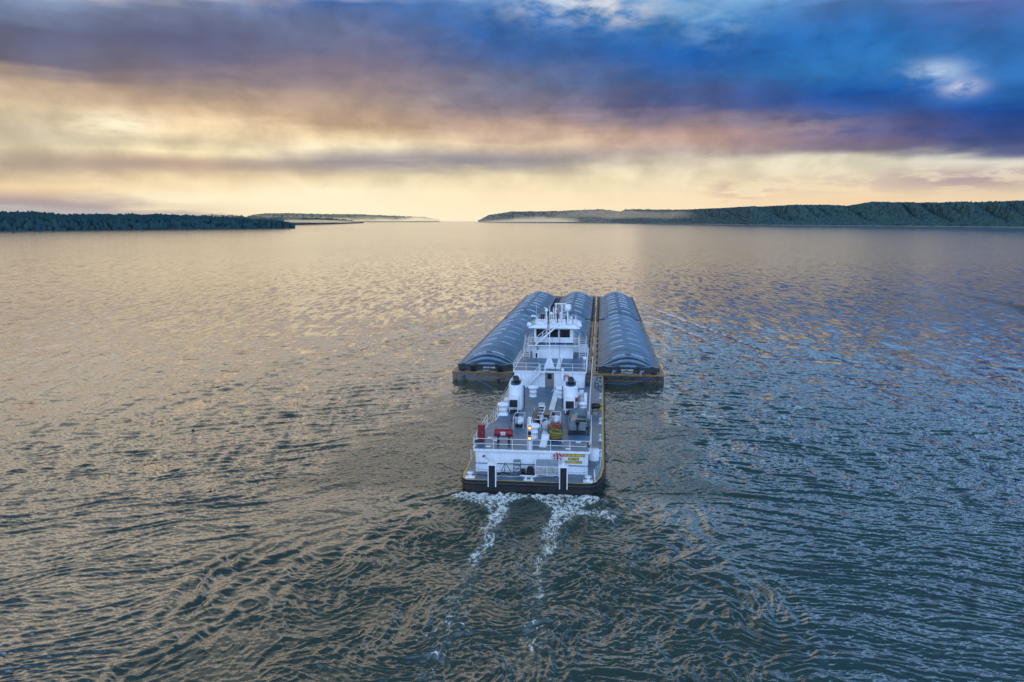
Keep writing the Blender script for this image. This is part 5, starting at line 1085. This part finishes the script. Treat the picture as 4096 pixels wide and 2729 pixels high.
# mooring and face wires
def wire(name,pts,r,m,lab,cat='cable',sag=.25,n=14,group=None):
    P=[Vector((*world(u,v),z)) for u,v,z in pts]; out_=[]
    for a,c in zip(P[:-1],P[1:]):
        for i in range(n+(1 if c is P[-1] else 0)): q=a.lerp(c,i/n); out_.append(q-Vector((0,0,sag*4*(i/n)*(1-i/n))))
    b=MB(); b.tube(out_,r,6); return tag(b.build(name,m),lab,cat,group)
wire('tow_line',[(-17.2,56.2,1.6),(-11.0,45.5,1.5),(-7.0,37.0,1.75)],.045,ROPEB,'blue tow line from the left barge corner to the left side of the towboat','line',.12)
wire('tow_line',[(15.9,55.8,1.6),(11.2,51.2,.75),(7.0,47.6,1.6)],.045,ROPEB,'blue tow line from the right barge corner to the right side of the towboat','line',.1)
wire('face_wire',[(-17.0,55.6,1.62),(-12.2,55.2,1.55),(-6.9,50,1.7)],.03,WIRE,'dark face wire from the left barge to the towboat bow','wire',.3)
wire('face_wire',[(11,55.2,1.6),(8.2,52.5,1.1),(6.5,46.5,1.9)],.03,WIRE,'dark face wire from the right barge to the towboat winch','wire',.2)
wire('ratchet_strap',[(-17.3,56.0,1.66),(-16.2,55.4,1.56),(-14.9,55.1,1.52)],.05,REDROPE,'red strap on the corner of the left barge','strap',.02,4)
wire('ratchet_strap',[(16.1,55.9,1.66),(15.0,55.4,1.56),(13.4,55.1,1.52)],.05,REDROPE,'red strap on the corner of the right barge','strap',.02,4)
wire('power_cable',[(.35,43.0,10.95),(.55,42.3,8.6),(.75,38,7.2),(1.5,33.0,6.1),(1.55,32.8,4.0)],.03,BLACK,'black cable hanging from the pilothouse roof down to the lower deck','cable',.15,8)
# ------------------------------------------------------------------ people on the pilothouse roof
def skin_mesh(name,nodes,edges,m,parent,sub=1):
    me=bpy.data.meshes.new(name); me.from_pydata([n[0] for n in nodes],edges,[]); o=bpy.data.objects.new(name,me); COL.objects.link(o)
    sm_=o.modifiers.new('skin','SKIN'); sm_.use_smooth_shade=True; sm_.branch_smoothing=.6
    for i,n in enumerate(nodes): me.skin_vertices[0].data[i].radius=(n[1],n[2] if len(n)>2 else n[1])
    me.skin_vertices[0].data[0].use_root=True
    s2=o.modifiers.new('sub','SUBSURF'); s2.levels=sub; s2.render_levels=sub
    bpy.context.view_layer.update(); m2=bpy.data.meshes.new_from_object(o.evaluated_get(bpy.context.evaluated_depsgraph_get())); bpy.data.objects.remove(o)
    m2.name=name; m2.materials.clear(); m2.materials.append(m)
    m2.polygons.foreach_set('use_smooth',[True]*len(m2.polygons)); m2.polygons.foreach_set('material_index',[0]*len(m2.polygons))
    o=bpy.data.objects.new(name,m2); COL.objects.link(o); o.parent=parent; return o
def person(lab,u,v,z,rz,top,legs,bend,armL,armR,headt):
    # local frame: faces -y ; feet at the origin
    t=thing('person',lab,'person',u,v,z,rz)
    pel=Vector((0,0,.93)); spine=Vector((0,-math.sin(bend),math.cos(bend)))
    ch=pel+spine*.30; sh=pel+spine*.50; nk=pel+spine*.60+Vector((0,-.02,0)); hd=nk+Vector(headt)*.13; tp=hd+Vector(headt)*.12
    nodes=[(pel,.13,.11),(ch,.155,.11),(sh,.15,.095),(nk,.055),(hd,.085,.10),(tp,.06,.07)]; ed=[(0,1),(1,2),(2,3),(3,4),(4,5)]
    def add(p,r,par): nodes.append((Vector(p),r)); ed.append((par,len(nodes)-1)); return len(nodes)-1
    L={}
    for s,(el,ha) in ((-1,armL),(1,armR)):
        a=add(sh+Vector((s*.19,0,-.02)),.06,2); e=add(el,.045,a); w=add(ha,.032,e); L[s]=(a,e,w)
        d=(Vector(ha)-Vector(el)).normalized(); side=d.cross(Vector((1,0,0))); side=side.normalized() if side.length>.1 else Vector((0,1,0))
        pm_=add(Vector(ha)+d*.07,.034,w)
        for k,ln in enumerate((.065,.08,.085,.075)):
            o_=side*(.03-.02*k); f1=add(Vector(ha)+d*.11+o_,.010,pm_); f2=add(Vector(ha)+d*(.11+ln*.55)+o_+Vector((-s*.01,0,-.005)),.009,f1); add(Vector(ha)+d*(.11+ln)+o_+Vector((-s*.03,0,-.012)),.008,f2)
        th=add(Vector(ha)+d*.05+side*.05,.011,pm_); add(Vector(ha)+d*.09+side*.065,.009,th)
    for s in (-1,1):
        h=add((s*.10,0,.88),.095,0); k=add((s*.115,legs[0],.48),.062,h); a=add((s*.12,legs[1],.09),.042,k); add((s*.13,legs[1]-.16,.045),.04,a)
    body=skin_mesh('body',nodes,ed,SKIN,t,1)
    # jacket over trunk and arms, trousers over the legs, hair
    jn=[(pel-spine*.02,.15,.13),(ch,.175,.13),(sh,.165,.115),(nk-spine*.03,.075)]; je=[(0,1),(1,2),(2,3)]
    for s,(el,ha) in ((-1,armL),(1,armR)):
        jn.append((sh+Vector((s*.19,0,-.02)),.078)); je.append((2,len(jn)-1)); jn.append((Vector(el),.062)); je.append((len(jn)-2,len(jn)-1)); jn.append((Vector(el).lerp(Vector(ha),.93),.05)); je.append((len(jn)-2,len(jn)-1))
    skin_mesh('jacket' if top is JACK else 'shirt',jn,je,top,t,1)
    tn=[(pel+Vector((0,0,.02)),.155,.125)]; te=[]
    for s in (-1,1):
        i=len(tn); tn+=[((s*.10,0,.86),.112),((s*.115,legs[0],.48),.08),((s*.12,legs[1],.08),.062)]; te+=[(0,i),(i,i+1),(i+1,i+2)]
    skin_mesh('trousers',tn,te,TROU if top is JACK else JEANS,t,1)
    for s in (-1,1):
        b=MB(); b.box(s*.13-.055,s*.13+.055,legs[1]-.2,legs[1]+.08,0,.085); b.build('shoe',BLACK,t,bevel=.02)
    ht_=Vector(headt).normalized(); back=Vector((0,1,0))-ht_*ht_.y
    b=MB(); c=hd+ht_*.075+back.normalized()*.03; b.ball((0,0,0),.112,14,0,.9); o=b.build('hair',HAIR,t,c)
    fc=hd-back.normalized()*.095
    b=MB(); b.tube([fc+ht_*.03,fc-ht_*.03-back.normalized()*.03],[.012,.018],6); b.ball(fc+Vector((-.035,.01,0))+ht_*.035,.013,8); b.ball(fc+Vector((.035,.01,0))+ht_*.035,.013,8); b.obox(fc-ht_*.07,(.05,.02,.012)); b.build('face',SKIN,body)
person('person in a red jacket and dark trousers standing on the pilothouse roof','%s'and .05,44.9,RZ+.22,R(-75),JACK,(-.03,.02),R(6),((-.28,-.08,1.12),(-.12,-.30,1.08)),((.28,-.05,1.12),(.14,-.28,1.10)),(0,-.25,1))
person('person in a pale shirt and navy jeans bending over behind the radome post',1.25,46.1,RZ+.004,R(95),SHIRT,(-.06,.04),R(62),((-.24,-.50,.92),(-.16,-.62,.66)),((.24,-.50,.92),(.18,-.66,.68)),(0,-.75,.55))
b=MB(); b.box(-.6,.6,-.5,.5,0,.20); single(b,'roof_hatch_step',TRIM,'white step platform under the person in the red jacket','platform',.08,44.85,RZ+.003)
